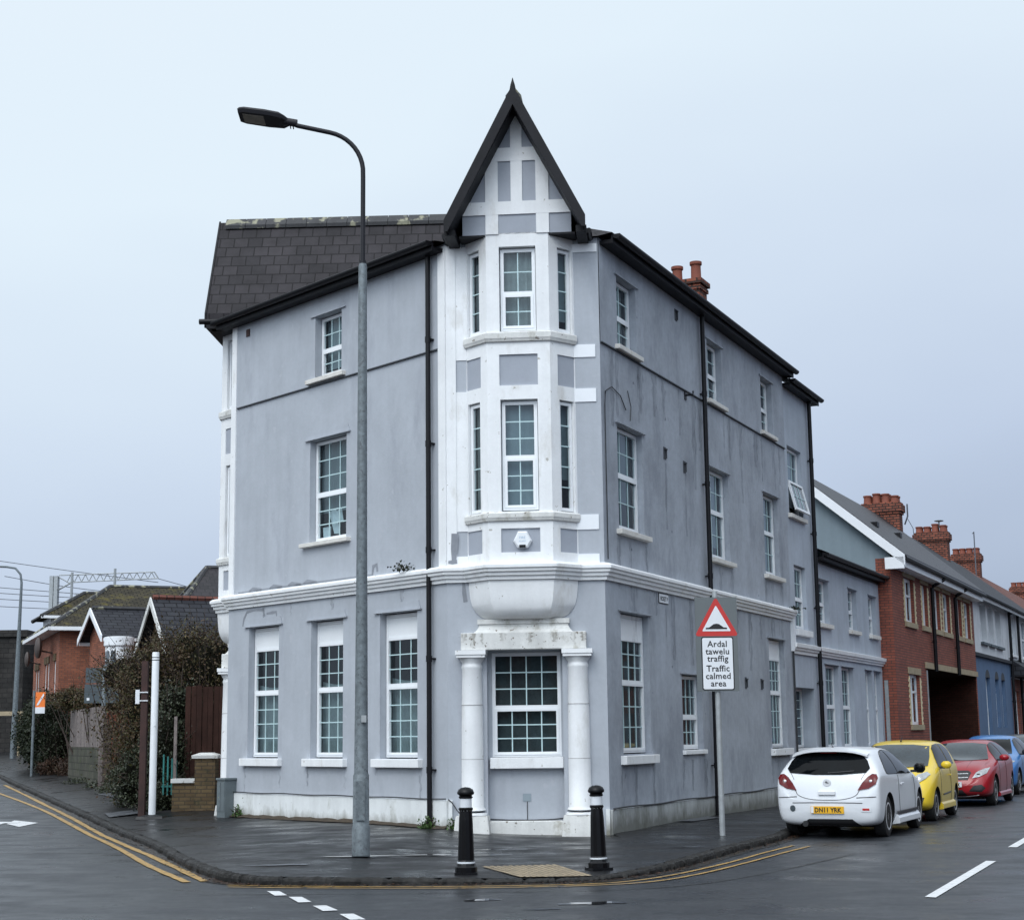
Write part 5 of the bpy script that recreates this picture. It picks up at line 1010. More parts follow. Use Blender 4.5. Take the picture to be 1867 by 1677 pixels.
# viaduct
T=thing('railway_bridge','sooty dark masonry railway bridge at the left edge','bridge',(-30,86,0))
q=MB(); q.box(-70,-25.95,86,92,0,7.1); q.build('abutment','stone_dark',T); q=MB(); q.box(-70,-25.75,85.85,92,7.1,7.45); q.build('parapet','stone_dark',T)
q=MB(); q.box(-25.9,-22.4,88,95,.5,6.3); q.build('wing_wall','stone_dark',T)
q=MB()
for i in range(6): q.tube([(-25.6+i*.6,88.2,6.3),(-25.6+i*.6,88.2,7.1)],.03,4)
for z in (6.7,7.1): q.tube([(-25.9,88.2,z),(-22.4,88.2,z)],.025,4)
q.build('railing','wire',T)
q=MB(); q.box(-70,-23.4,77.9,78.0,2.85,3.05); q.tube([(-23.6,78,.6),(-23.6,78,3)],.06,6); tag(q.build('height_bar','buff'),'pale barrier rail in front of the dark railway bridge','barrier')
# low wall, fence posts, boards beside the far pavement
def inner(y):                                  # garden boundary x at depth y
    pts=[(-6.5,32.7),(-8.85,37.6),(-10.3,41.5),(-12.15,46.55),(-14.4,52.1),(-16.2,57.3),(-21.2,69.4),(-25,80)]
    for a,b in zip(pts,pts[1:]):
        if a[1]<=y<=b[1]: return a[0]+(b[0]-a[0])*(y-a[1])/(b[1]-a[1])
    return pts[-1][0]
def bfr(y0): x=inner(y0); x2=inner(y0-.5); return Fr((x,y0),math.atan2(x2-x,-.5))
def bwall(name,label,cat,y0,y1,z0,z1,th,mt,off=0,cap=None):
    F=bfr(y0); L_=(Vector((inner(y1),y1))-Vector((inner(y0),y0))).length; g=G(inner(y0),y0)
    o=MB(F); o.box(0,L_,-th,0,z0+g,z1+g); o=o.build(name,mt); tag(o,label,cat); return F,L_,g
bwall('garden_wall','low dark brick wall behind the bus stop flag','wall',64,52.5,.0,.95,.25,'brick_wall',0)
F=bfr(68); q=MB(F)
for i in range(34): q.box(i*.32,i*.32+.27,-.35,-.32,1.0,2.35+rnd.uniform(-.04,.04))
tag(q.build('board_fence','woodfence'),'dark brown board fence behind the low wall at far left','fence')
bwall('block_wall','mossy blockwork garden wall under a peeling board panel','wall',50.4,43.3,.05,1.10,.2,'block')
F,L_,g=bwall('panel_board','peeling pale board panel standing on the mossy block wall','fence panel',50.2,43.5,1.11,2.20,.05,'oldboard')
for i,(y,h,w_) in enumerate(((42.9,2.30,.13),(42.2,2.0,.07),(41.4,1.8,.12))):
    x=inner(y); q=MB(); q.box(x-w_/2,x+w_/2,y-.05,y+.05,G(x,y)+.1,G(x,y)+h); tag(q.build('fence_post','oldboard' if i==0 else 'twig'),['thick pale weathered post at the right end of the peeling board','thin bare post between two thicker fence posts','short dark post nearest the big bush'][i],'fence post')
# gate pillar, coping wall, brown fence beside the building
g=G(-6.1,32.4)
T=thing('gate_pillar','short brick gate pillar with a pale stone cap beside the grey building','pillar',(-6.12,32.6,.2))
q=MB(); q.box(-6.32,-5.92,32.4,32.8,.15,1.27); q.build('shaft','brick_wall',T); q=MB(); q.loft([[(-6.12+a,32.6+b,z) for a,b in ((-h,-h),(h,-h),(h,h),(-h,h))] for h,z in ((.25,1.27),(.26,1.33),(.12,1.38))]); q.build('cap','white_worn',T)
T=thing('coping_wall','low brick wall stub with a pale coping left of the gate pillar','wall',(-6.55,32.7,.2))
q=MB(); q.box(-6.78,-6.32,32.5,32.75,.15,.80); q.build('wall','brick_wall',T); q=MB(); q.loft([[(a,b,z) for a,b in ((-6.80,32.45),(-6.33,32.45),(-6.33,32.8),(-6.80,32.8))] for z in (.80,.88)]); q.build('coping','white_worn',T)
q=MB()
for i in range(12): q.box(-6.75+i*.115,-6.645+i*.115,33.5+.02*(i%2),33.54+.02*(i%2),.3,2.72-(.35 if i>8 else 0)+rnd.uniform(-.03,.03))
for z in (.8,2.2): q.box(-6.75,-5.4,33.56,33.62,z,z+.08)
tag(q.build('board_fence','woodfence'),'tall brown vertical board fence between the bush and the grey building','fence')
q=MB()
for i in range(4): q.box(-7.10+i*.085,-7.07+i*.085,33.1,33.13,.55,1.35-.04*i)
q.box(-7.12,-6.8,33.12,33.14,.7,.74); tag(q.build('teal_railing','tealpaint'),'small teal painted railing in the ivy beside the brown fence','railing')
q=MB(); q.box(-6.86,-6.80,32.95,33.0,.3,2.1); tag(q.build('bare_post','oldboard'),'thin grey post between the ivy and the brown board fence','post')
q=MB(); x=-16.0; q.box(x-.02,x+.25,55.3,55.35,1.1,2.5); tag(q.build('garden_panel','tealpaint'),'teal panel glimpsed behind the bus stop flag pole','panel')  # flat teal panel behind the flag pole; no gate is built
# ------------------------------------------------------------------ foliage
def foliage(name,label,cat,blobs,n,size,mt,stems=None,seed=1,stemmt='twig',loose=.25,core=True,zmin=None,twigs=60):
    r=random.Random(seed); c0=blobs[0]; T=thing(name,label,cat,(c0[0],c0[1],gz(c0[0],c0[1])-.05))
    q=MB(); vol=[b[3]*b[4]*b[5] for b in blobs]; tot=sum(vol)
    for b,v in zip(blobs,vol):
        for _ in range(int(n*v/tot)):
            u=Vector((r.gauss(0,1),r.gauss(0,1),r.gauss(0,1))).normalized(); lump=1+.16*math.sin(u.x*7+b[0]*3)*math.sin(u.z*6+b[2])+.10*math.sin(u.y*13+u.z*11)
            k=lump*(1-abs(r.gauss(0,.22)))+ (r.random()**6)*loose
            p=Vector((b[0]+u.x*b[3]*k,b[1]+u.y*b[4]*k,b[2]+u.z*b[5]*k))
            if p.z<(zmin if zmin is not None else gz(p.x,p.y)-.05): continue
            s=size*r.uniform(.5,1.35); a=Vector((r.gauss(0,1),r.gauss(0,1),r.gauss(0,1))).normalized(); c_=a.cross(Vector((r.gauss(0,1),r.gauss(0,1),r.gauss(0,1)))).normalized()
            q.add([p-a*s*.6,p+c_*s*.32,p+a*s*.6,p-c_*s*.32],[(0,1,2,3)])
    fo=q.build('foliage',mt,T)
    q=MB()
    for b in blobs:
        base=Vector((b[0],b[1],gz(b[0],b[1])-.1))
        for _ in range(stems or 5):
            u=Vector((r.gauss(0,1),r.gauss(0,1),abs(r.gauss(0,1)))).normalized(); e=Vector((b[0]+u.x*b[3]*1.12,b[1]+u.y*b[4]*1.12,b[2]+u.z*b[5]*1.18)); 
            if e.z<base.z+.2: e.z=base.z+.5
            m_=base.lerp(e,.5)+Vector((r.uniform(-.2,.2),r.uniform(-.2,.2),0)); q.tube([base,m_,e],[.03,.018,.006],5)
    for _ in range(twigs):
        b=r.choice(blobs); u=Vector((r.gauss(0,1),r.gauss(0,1)-.6,r.gauss(0,.8)+.5)).normalized(); p=Vector((b[0]+u.x*b[3]*.8,b[1]+u.y*b[4]*.8,b[2]+u.z*b[5]*.8)); d_=(u+Vector((0,0,.6))).normalized()*r.uniform(.25,.7); k=Vector((r.gauss(0,.08),r.gauss(0,.08),r.gauss(0,.06)))
        if p.z>gz(p.x,p.y)+.2: q.tube([p,p+d_*.5+k,p+d_],[.009,.006,.003],4)
    q.build('stem',stemmt,T)
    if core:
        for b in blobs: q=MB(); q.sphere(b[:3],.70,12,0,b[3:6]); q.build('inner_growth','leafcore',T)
    return T
foliage('garden_bush','large brown and green winter bush filling the corner left of the tall building','bush',
  [(-7.6,36.5,2.2,1.5,1.2,1.6),(-8.15,37.5,1.6,1.05,1.1,1.5),(-6.6,36,3.0,1.1,1.0,1.1),(-7.5,35.6,1.1,1.3,1.0,1.2),(-9.35,39.6,3.2,.9,.8,.6),(-6.3,35.5,1.9,1.0,.9,1.2),(-8.0,36.8,3.0,1.0,.9,.9),(-7.2,37,3.5,.9,.8,.7),(-5.9,36.2,3.3,.6,.7,.7)],62000,.052,'leaf_brown',16,2,loose=.4,twigs=520)
foliage('ivy_mass','mottled dark ivy hanging over the wall right behind the white post','ivy',[(-7.15,33.6,1.2,.55,.4,1.05),(-7.0,33.4,.5,.5,.4,.5),(-7.9,34.9,.75,.7,.5,.75),(-7.0,34,2.3,.5,.45,.5),(-8.45,36.6,.8,.5,.5,.7)],20000,.05,'leaf_ivy',3,5,loose=.3)
foliage('dark_hedge','dense dark green hedge behind the bus stop flag pole','hedge',[(-15.3,54.1,1.9,.78,.8,1.3),(-16.2,56.4,1.9,.9,1.0,1.25),(-17.4,60,2.0,.8,1.2,1.1),(-14.9,53.2,1.4,.5,.5,.95)],26000,.075,'leaf_dark',4,8,loose=.2)
foliage('hedge_top','brownish hedge growing over the top of the peeling board','hedge',[(-12.9,49.4,2.85,1.2,.5,.36),(-11.6,46.4,2.8,.9,.5,.42),(-14.1,52.4,2.95,.8,.5,.36)],9000,.06,'leaf_brown',4,9)
foliage('bramble','reddish dry bramble at the foot of the dark hedge','bramble',[(-14.7,52.9,.80,.7,.4,.32),(-14.0,51.6,.7,.4,.3,.26)],4000,.055,'leaf_red',4,10,core=False)
foliage('verge_weeds','low weeds along the foot of the mossy block wall','weeds',[(-12.2,46.6,.45,.6,.5,.16),(-10.9,43.6,.45,.5,.5,.18),(-10.0,41.0,.42,.4,.6,.2),(-9.0,38.6,.42,.35,.6,.22),(-8.0,36.3,.4,.4,.5,.25),(-6.6,33.0,.3,.25,.2,.12),(-7.3,33.2,.3,.4,.25,.14)],7000,.045,'leaf_ivy',2,12,core=False)
# weeds at the wall foot and on the cornice
def weed(x,y,z,sx_,sz_,n,label,seed,up=.6,mt='leaf_green'):
    r=random.Random(seed); T=thing('weed',label,'weed',(x,y,z)); q=MB()
    for _ in range(n):
        p=Vector((x+r.gauss(0,sx_*.5),y+r.gauss(0,.05),z+abs(r.gauss(0,sz_*.5)))); s=r.uniform(.02,.05); a=Vector((r.gauss(0,1),r.gauss(0,1),r.gauss(0,1)+up)).normalized(); c_=a.cross(Vector((r.gauss(0,1),r.gauss(0,1),r.gauss(0,1)))).normalized(); q.add([p-a*s*.3,p+c_*s*.45,p+a*s,p-c_*s*.45],[(0,1,2,3)])
    q.build('leaves',mt,T); q=MB()
    for _ in range(7): q.tube([(x+r.gauss(0,.03),y,z),(x+r.gauss(0,sx_*.5),y-.03,z+sz_*r.uniform(.5,1.1))],.005,4)
    q.build('stem','twig',T)
p=LW(-.35,.12); weed(p.x,p.y,PZ(p.x,p.y),.16,.16,220,'bushy green weed at the foot of the left black downpipe',1)
p=FW(-2.40,.12); weed(p.x,p.y,PZ(p.x,p.y),.12,.14,150,'green weed against the left column base',2)
p=LW(-6.0,.12); weed(p.x,p.y,PZ(p.x,p.y)+.02,.10,.18,120,'small green weed beside the utility cabinet',3)
p=LW(-.98,.16); weed(p.x,p.y,4.33,.16,.12,90,'dark plant sprouting on the white cornice above the ground floor windows',4,0,'leaf_dark')
p=RW(11.2,.14); weed(p.x,p.y,4.30,.18,.07,80,'dark moss clump on the cornice end beside the right wing',5,0,'leaf_dark')
# ------------------------------------------------------------------ cars
def paint(name,col,rough=.28): return mk(name,col,rough,.03,3,coat=.35,spec=.35)
M['car_white']=paint('white_car_paint',(.72,.74,.77)); M['car_yellow']=paint('yellow_car_paint',(.70,.50,.035)); M['car_red']=paint('red_car_paint',(.30,.010,.018)); M['car_blue']=paint('blue_car_paint',(.025,.16,.43)); M['car_dark']=paint('dark_car_paint',(.03,.035,.04))
M['trim']=mk('black_car_trim',(.015,.015,.017),.5,.1,5); M['tyre']=mk('tyre_rubber',(.016,.016,.017),.8,.2,9); M['rim']=mk('alloy_rim',(.66,.67,.69),.4,.08,9,metal=.1); M['arch']=mk('wheel_arch_liner',(.006,.006,.006),.9,.1,4)
M['tail']=mk('tail_lamp_red',(.12,.006,.008),.15,.25,14,spec=.25); M['headlamp']=mk('head_lamp_glass',(.40,.42,.43),.10,.35,16,coat=.9,metal=.3); M['lampcore']=mk('lamp_reflector',(.62,.62,.62),.15,.2,20,metal=.6)
M['seam']=mk('panel_gap',(.05,.05,.055),.7,.1,5); M['plate_y']=mk('yellow_number_plate',(.78,.42,.02),.4,.04,5); M['screen']=mk('windscreen_glass',(.03,.042,.05),.06,.35,1.5,spec=.5)
M['lowglass']=mk('tinted_car_glass',(.003,.004,.005),.05,.4,2,spec=.10)
def car(label,loc,az,paintmt,st,axles,wr,track,L2,bodyname='parked_car',spokes=5,flip=False,rimr=.66):
    T=thing(bodyname,label,'car',loc,0,'cars parked nose to tail along the kerb'); T.rotation_euler=(0,0,math.pi/2-az); ROOT.pop(T.name,None)
    rings=[]
    for x,zb,zl,zt,ws,wb,wt in st:
        wm=max(ws,wb)+.012
        half=[(0,zb),(ws*.86,zb),(ws,zb+.07),(wm,zb*.5+zl*.5-.04),(wm*.995,zl-.10),(wb,zl),((wb+wt)/2+.012,(zl+zt)/2),(wt+.02,zt-.075),(wt*.86,zt-.015),(0,zt)]
        ring=[(x,y,z) for y,z in half]+[(x,-y,z) for y,z in half[-2:0:-1]]; rings.append(ring)
    q=MB(); q.loft(rings,0,False,True,True)
    for rg,sg in ((rings[0],-1),(rings[-1],1)):          # closed, gently domed ends
        k=len(rg); cx_=sum(p[0] for p in rg)/k; cz_=sum(p[2] for p in rg)/k
        inner_=[(p[0]+sg*.015,p[1]*.55,cz_+(p[2]-cz_)*.55) for p in rg]; q.loft([rg,inner_],0,False,True,True); q.add(inner_,[tuple(range(k))],0,True)
    me_o=q.build('body',[paintmt,'arch'],None)
    bm=bmesh.new(); bm.from_mesh(me_o.data); bmesh.ops.remove_doubles(bm,verts=bm.verts,dist=.0005); bmesh.ops.recalc_face_normals(bm,faces=bm.faces); bm.to_mesh(me_o.data); bm.free()
    s=me_o.modifiers.new('s','SUBSURF'); s.levels=3; s.render_levels=3
    cut=MB()
    for ax in axles:
        for sg in (-1,1):
            r=wr+.045; y0,y1=sg*(track/2-.24),sg*1.2
            cut.loft([[(ax+r*math.cos(2*math.pi*k/28),y,wr+.01+r*math.sin(2*math.pi*k/28)) for k in range(28)] for y in (y0,y1)],0,True,True)
    co=cut.build('cut','arch',None); b=me_o.modifiers.new('b','BOOLEAN'); b.object=co; b.operation='DIFFERENCE'; b.solver='EXACT'; b.material_mode='TRANSFER'
    dg=bpy.context.evaluated_depsgraph_get(); me=bpy.data.meshes.new_from_object(me_o.evaluated_get(dg)); me.name='body'
    bpy.data.objects.remove(me_o); bpy.data.objects.remove(co)
    me.shade_smooth() if hasattr(me,'shade_smooth') else None; me.set_sharp_from_angle(angle=R(42))
    body=bpy.data.objects.new('body',me); COL.objects.link(body); body.parent=T
    bm=bmesh.new(); bm.from_mesh(me); bvh=BVHTree.FromBMesh(bm); bm.free()
    def patch(name,mt,poly,view,par=T,off=.006,K=5,skirt=.0,sub=6):
        """poly (a,z) outline projected on to the body along a horizontal view direction (degrees from the nose, seen from outside)"""
        v=Vector((math.cos(R(view)),math.sin(R(view)),0)); r_=Vector((-v.y,v.x,0)); out=[]
        n=len(poly)
        for i in range(n):
            p,q_=poly[i],poly[(i+1)%n]
            for k in range(sub): out.append((p[0]+(q_[0]-p[0])*k/sub,p[1]+(q_[1]-p[1])*k/sub))
        cx_=sum(p[0] for p in poly)/n; cz_=sum(p[1] for p in poly)/n; vs=[];m=len(out)
        for k in range(K+1):
            t=k/K
            for a,z in (out if k else [(cx_,cz_)]):
                aa,zz=cx_+(a-cx_)*t,cz_+(z-cz_)*t; o=r_*aa+Vector((0,0,zz))+v*4; h=bvh.ray_cast(o,-v)
                if h[0] is None: h=bvh.find_nearest(o-v*3)
                vs.append(h[0]+v*off*.6+h[1]*off)
        fs=[(0,1+i,1+(i+1)%m) for i in range(m)]
        for k in range(1,K):
            a=1+(k-1)*m; fs+=[(a+i,a+(i+1)%m,a+m+(i+1)%m,a+m+i) for i in range(m)]
        q=MB(); q.add(vs,fs,0,True); loc_=None
        return q.build(name,mt,par)
    def onbody(view,a,z,off=0):
        v=Vector((math.cos(R(view)),math.sin(R(view)),0)); r_=Vector((-v.y,v.x,0)); h=bvh.ray_cast(r_*a+Vector((0,0,z))+v*4,-v)
        return (h[0] if h[0] else r_*a+Vector((0,0,z)))+v*off
    def line(name,mt,pts,view,w=.008,par=T):
        P=[onbody(view,a,z,.002) for a,z in catmull(pts,6)]; q=MB(); q.tube(P,w,5); return q.build(name,mt,par)
    for ax in axles:
        for sg in (-1,1):
            y=sg*(track/2); q=MB(); n=32
            pr=[(wr*.62,-.085),(wr*.80,-.105),(wr*.97,-.085),(wr,-.05),(wr,.05),(wr*.97,.085),(wr*.80,.105),(wr*.66,.095)]
            q.loft([[(ax+r*math.cos(2*math.pi*k/n),y+sg*d-sg*.10,wr+r*math.sin(2*math.pi*k/n)) for k in range(n)] for r,d in pr],0,True,True,True); w=q.build('wheel','tyre',T)
            q=MB(); ri=wr*rimr; yo=y-sg*.005
            q.loft([[(ax+r*math.cos(2*math.pi*k/n),yo+sg*d,wr+r*math.sin(2*math.pi*k/n)) for k in range(n)] for r,d in ((ri,-.03),(ri+.012,.0),(ri-.02,.004),(ri-.035,-.03))],0,False,True,True)
            for k in range(spokes):
                a=2*math.pi*(k+.3)/spokes; c_,s_=math.cos(a),math.sin(a)
                pts=[(r*c_-t*s_,r*s_+t*c_) for r,t in ((.03,-.045),(ri-.02,-.036),(ri-.02,.036),(.03,.045))]
                q.loft([[(ax+px,yo+sg*d,wr+pz) for px,pz in pts] for d in (-.03,-.004)])
            q.loft([[(ax+.055*math.cos(2*math.pi*k/12),yo+sg*d,wr+.055*math.sin(2*math.pi*k/12)) for k in range(12)] for d in (-.03,.0)]); q.build('rim','rim',w)
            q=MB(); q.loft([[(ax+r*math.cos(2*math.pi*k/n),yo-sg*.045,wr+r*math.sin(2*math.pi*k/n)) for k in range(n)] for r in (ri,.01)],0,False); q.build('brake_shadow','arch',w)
    return T,body,patch,onbody,line
def mirror(T,onbody_y,x,z,sg,mt,sz=(.10,.09,.06),glassy=True):
    q=MB(); q.sphere((x,sg*(onbody_y+.10),z),1,14,0,(sz[2],sz[0],sz[1])); o=q.build('wing_mirror',mt,T); q=MB(); q.box(x-.02,x+.04,min(sg*onbody_y*.94,sg*(onbody_y+.08)),max(sg*onbody_y*.94,sg*(onbody_y+.08)),z-.07,z-.03); q.build('mirror_arm','trim',o)
    if glassy: q=MB(); q.sphere((x-sz[2]*.35,sg*(onbody_y+.10),z),1,12,0,(sz[2]*.75,sz[0]*.86,sz[1]*.84)); q.build('mirror_glass','lowglass',o)
AZR=AR
def carpos(wx,wy,az,axle_x,track):       # world position of the car centre from the contact point of a wheel: axle_x forward, right side of the car in heading az
    h=Vector((math.sin(az),math.cos(az))); r=Vector((math.cos(az),-math.sin(az))); return h,r
# -- white hatchback seen from behind
ST=[(-1.99,.36,.60,.64,.60,.70,.58),(-1.965,.26,.74,.80,.74,.79,.64),(-1.92,.21,.90,.96,.80,.83,.66),(-1.84,.19,.97,1.13,.82,.84,.655),(-1.70,.18,.99,1.36,.835,.845,.62),(-1.52,.18,.99,1.455,.84,.845,.60),(-1.1,.18,.97,1.495,.85,.85,.60),(-.5,.17,.95,1.50,.855,.855,.60),(.05,.17,.93,1.48,.855,.855,.59),(.5,.17,.92,1.38,.855,.85,.58),(.88,.17,.91,1.17,.855,.845,.60),(1.18,.17,.88,1.00,.85,.82,.62),(1.6,.18,.78,.88,.83,.77,.58),(1.84,.21,.66,.74,.76,.69,.5),(1.98,.30,.50,.56,.62,.56,.4)]
Q=lambda z: z if z<.9 else .9+(z-.9)*.84
ST=[(a,b,Q(c),Q(d),e*.965,f*.965,g*.965) for a,b,c,d,e,f,g in ST]
az=R(24.4); tr=1.60; h=Vector((math.sin(az),math.cos(az))); r=Vector((math.cos(az),-math.sin(az)))
rw=Vector((5.88,26.13)); ctr=rw+h*1.27-r*(tr/2-.0)
T,body,patch,onb,line=car('white three door hatchback seen from behind, first in the parked row',(ctr.x,ctr.y,0),az,'car_white',ST,(-1.27,1.24),.318,tr,2.0,spokes=5)
rear=180
q=patch('rear_window','lowglass',[(a,Q(z)) for a,z in [(-.60,1.02),(-.20,.985),(.20,.985),(.60,1.02),(.655,1.10),(.60,1.24),(.50,1.36),(.20,1.405),(-.20,1.405),(-.50,1.36),(-.60,1.24),(-.655,1.10)]],rear)
# spoiler
q=MB(); n=12; top=[(-.60+1.2*i/n) for i in range(n+1)]
q.loft([[(-1.50,y,1.388-.08*(abs(y)/.6)**3+.005) for y in top],[(-1.80+.10*(abs(y)/.6)**3,y,1.358-.085*(abs(y)/.6)**3) for y in top],[(-1.80+.10*(abs(y)/.6)**3,y,1.328-.085*(abs(y)/.6)**3) for y in top],[(-1.60,y,1.322-.09*(abs(y)/.6)**3) for y in top]],0,False,False,True); q.build('roof_spoiler','car_white',T)
q=MB(); q.box(-1.765,-1.755,-.13,.13,1.305,1.33); q.build('brake_light','tail',T)
for sg in (-1,1):
    # outside faces: view 180 -> a increases toward -y... outlines given per side
    pl=[(-.48,.735),(-.55,.85),(-.63,.94),(-.70,.985),(-.76,.975),(-.785,.92),(-.76,.83),(-.65,.765)]
    l=patch('tail_lamp','tail',[(sg*a,z) for a,z in pl],180+sg*-18 if False else 180-(-sg)*0,off=.010)
    q=MB(); c_=onb(180,sg*.68,.87,.004); q.sphere(tuple(c_),1,10,0,(.02,.035,.035)); q.build('lamp_lens','lampcore',l)
line('tailgate_gap','seam',[(-.52,.78),(-.45,.66),(-.25,.60),(0,.59),(.25,.60),(.45,.66),(.52,.78)],180,.005)
line('tailgate_gap','seam',[(-.60,1.02),(-.53,.90)],180,.004); line('tailgate_gap','seam',[(.60,1.02),(.53,.90)],180,.004)
line('bumper_crease','seam',[(-.55,.545),(-.2,.55),(.2,.55),(.55,.545)],180,.006)
q=MB(); c_=onb(180,0,.855,.012); q.lathe
def disc(mb,c,r_,d,n=20,m=0): mb.loft([[(c.x-dd,c.y+rr*math.cos(2*math.pi*k/n),c.z+rr*math.sin(2*math.pi*k/n)) for k in range(n)] for rr,dd in ((r_,0),(r_,d),(r_*.85,d+.003))],m)
q=MB(); disc(q,c_,.062,.006); bdg=q.build('badge','rim',T)
q=MB(); c2=c_+Vector((-.010,0,0)); q.add([(c2.x-.002,c2.y+a,c2.z+b) for a,b in ((-.034,-.012),(-.01,.006),(.034,.012),(.012,-.008))],[(0,1,2,3)]); q.add([(c2.x-.002,c2.y+a,c2.z+b) for a,b in ((-.006,.012),(.014,.03),(.018,.014))],[(0,1,2)]); q.build('badge_symbol','trim',bdg)
c_=onb(180,0,.685,.0); q=MB(); q.box(c_.x-.035,c_.x+.02,-.135,.135,.665,.725); q.build('tailgate_handle','car_white',T,.008)
c_=onb(180,0,.44,.0); px=c_.x-.012
q=MB(); q.box(px-.004,px+.01,-.26,.26,.385,.495); pl_=q.build('number_plate','plate_y',T)
q=MB(); text_mb('DN11 YRK',.098,q,(px-.007,-.01,.405),(0,-1,0),(0,0,1),bold=.003,sx=.90,spacing=1.02); q.build('lettering','signblack',pl_)
q=MB(); q.box(px-.0065,px-.005,.215,.255,.39,.49); q.build('plate_band','signwhite',pl_)
patch('lower_valance','trim',[(-.48,.20),(.50,.20),(.38,.30),(-.30,.30)],180,off=.004)
q=MB(); a_,b_=onb(180,.02,1.0,.015),onb(180,.42,1.03,.015); q.tube([a_,b_],.010,5); q.sphere(tuple(a_),.022,8); q.build('rear_wiper','trim',T)
q=MB(); q.tube([(-1.97,.36,.225),(-1.6,.36,.24)],.042,12); q.tube([(-1.99,.36,.225),(-1.95,.36,.225)],.046,12); q.build('exhaust_pipe','trim',T)
for a,z,w_,hh,mt in ((.60,.45,.075,.04,'red'),):
    q=patch('bumper_sticker','signwhite',[(a-w_,z-hh),(a+w_,z-hh),(a+w_,z+hh),(a-w_,z+hh)],180,off=.004,K=2,sub=2); q=patch('sticker_print','red',[(a-w_*.7,z-hh*.4),(a+w_*.7,z-hh*.4),(a+w_*.7,z+hh*.4),(a-w_*.7,z+hh*.4)],180,off=.006,K=2,sub=2)
patch('parking_badge','signback',[(-.55+.045*math.cos(t),.46+.05*math.sin(t)) for t in [2*math.pi*k/10 for k in range(10)]],180,off=.004,K=2,sub=1)
for a,z in ((-.62,.63),(.62,.63)): line('bumper_strip','seam',[(a-.16,z-.005),(a+.14,z+.01)],180,.007)
for sg,view in ((-1,-90),(1,90)):
    def A(x): return -x*sg                 # a axis for this view
    ol=[(x,Q(z)) for x,z in [(.62,.955),(.50,1.06),(.28,1.24),(.0,1.36),(-.45,1.415),(-.85,1.395),(-1.12,1.30),(-1.30,1.12),(-1.33,1.01),(-1.2,.985),(-.6,.975),(0,.965)]]
    # the a axis of a side view is +x rotated; a = component along r_
    s_=(1 if view==-90 else -1)
    w=patch('side_window','lowglass',[(s_*x,z) for x,z in ol],view,off=.006,K=6)
    line('window_trim','trim',[(s_*x,z) for x,z in ol+ol[:1]],view,.008)
    line('door_pillar','trim',[(s_*-.50,.975),(s_*-.53,1.15),(s_*-.60,1.31)],view,.014)
    line('door_gap','seam',[(s_*.72,.90),(s_*.76,.6),(s_*.70,.3),(s_*.4,.24),(s_*-.35,.24),(s_*-.52,.4),(s_*-.56,.7),(s_*-.55,.94)],view,.005)
    line('window_pillar','car_white',[(s_*-.52,.97),(s_*-.50,1.41)],view,.012) if False else None
    c_=onb(view,s_*-.40,.80); q=MB(); q.tube([(c_.x-.09,c_.y+(-.03 if view==-90 else .03),.80),(c_.x+.09,c_.y+(-.03 if view==-90 else .03),.80)],.015,8); q.build('door_handle','car_white',T)
    q=MB(); yb=.86; ys=-1 if view==-90 else 1; q.loft([[(x,ys*y,z) for y,z in ((yb-.10,.17),(yb+.035,.19),(yb+.03,.27),(yb-.02,.33))] for x in (-.88,.84)]); q.build('side_skirt','car_white',T,.01)
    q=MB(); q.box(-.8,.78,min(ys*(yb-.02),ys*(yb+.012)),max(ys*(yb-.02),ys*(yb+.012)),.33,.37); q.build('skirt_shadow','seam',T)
mirror(T,.86,.62,1.02,-1,'trim'); mirror(T,.86,.62,1.02,1,'trim')
patch('windscreen','lowglass',[(-.60,1.0),(.60,1.0),(.56,1.28),(-.56,1.28)],0)
q=MB(); q.tube([(-1.35,.03,1.39),(-1.43,.03,1.46)],.006,5); q.sphere((-1.35,.03,1.39),.02,8); q.build('aerial','trim',T)
q=MB(); q.box(-1.6,1.5,-.60,.60,.16,.24); q.build('underbody','arch',T)
patch('fuel_flap','seam',[(1.0,.88),(1.12,.88),(1.12,.76),(1.0,.76)],90,off=-.004,K=1,sub=2) if False else None
# -- the other cars face the camera
def facing(label,front,az,paintmt,st,axles,wr,tr,kind):
    hh=Vector((math.sin(az+math.pi),math.cos(az+math.pi)))      # heading toward the camera
    rr=Vector((math.cos(az),-math.sin(az)))                     # road side of the car
    ctr=Vector(front)-hh*axles[1]-rr*(tr/2)
    return car(label,(ctr.x,ctr.y,0),az+math.pi,paintmt,st,axles,wr,tr,2,spokes=9 if kind=='y' else 10 if kind=='r' else 5,rimr=.68)
# yellow city car
SY=[(-1.70,.34,.7,.8,.6,.66,.55),(-1.66,.22,.9,1.2,.76,.78,.6),(-1.5,.19,.95,1.42,.79,.80,.58),(-1.0,.18,.95,1.46,.81,.81,.58),(-.4,.18,.94,1.465,.815,.81,.575),(.05,.18,.93,1.42,.815,.81,.565),(.40,.18,.93,1.29,.815,.80,.57),(.75,.18,.92,1.08,.81,.79,.60),(1.0,.18,.88,.99,.81,.77,.60),(1.35,.18,.78,.90,.80,.74,.56),(1.58,.20,.64,.74,.74,.68,.50),(1.70,.28,.48,.54,.62,.56,.4)]
T,body,patch,onb,line=facing('small yellow city car between the white hatchback and the red car',(7.73,30.40),R(23.5),'car_yellow',SY,(-1.17,1.08),.285,1.57,'y')
patch('windscreen','screen',[(-.62,.985),(-.3,.965),(.3,.965),(.62,.985),(.60,1.15),(.545,1.34),(.25,1.37),(-.25,1.37),(-.545,1.34),(-.60,1.15)],0,off=.008)
q=MB()
for y0,y1 in ((.05,.55),(-.45,.10)): 
    a=onb(0,y0,.995,.02); b=onb(0,y1,1.03,.02); q.tube([a,b],.010,5)
q.build('wiper','trim',T)
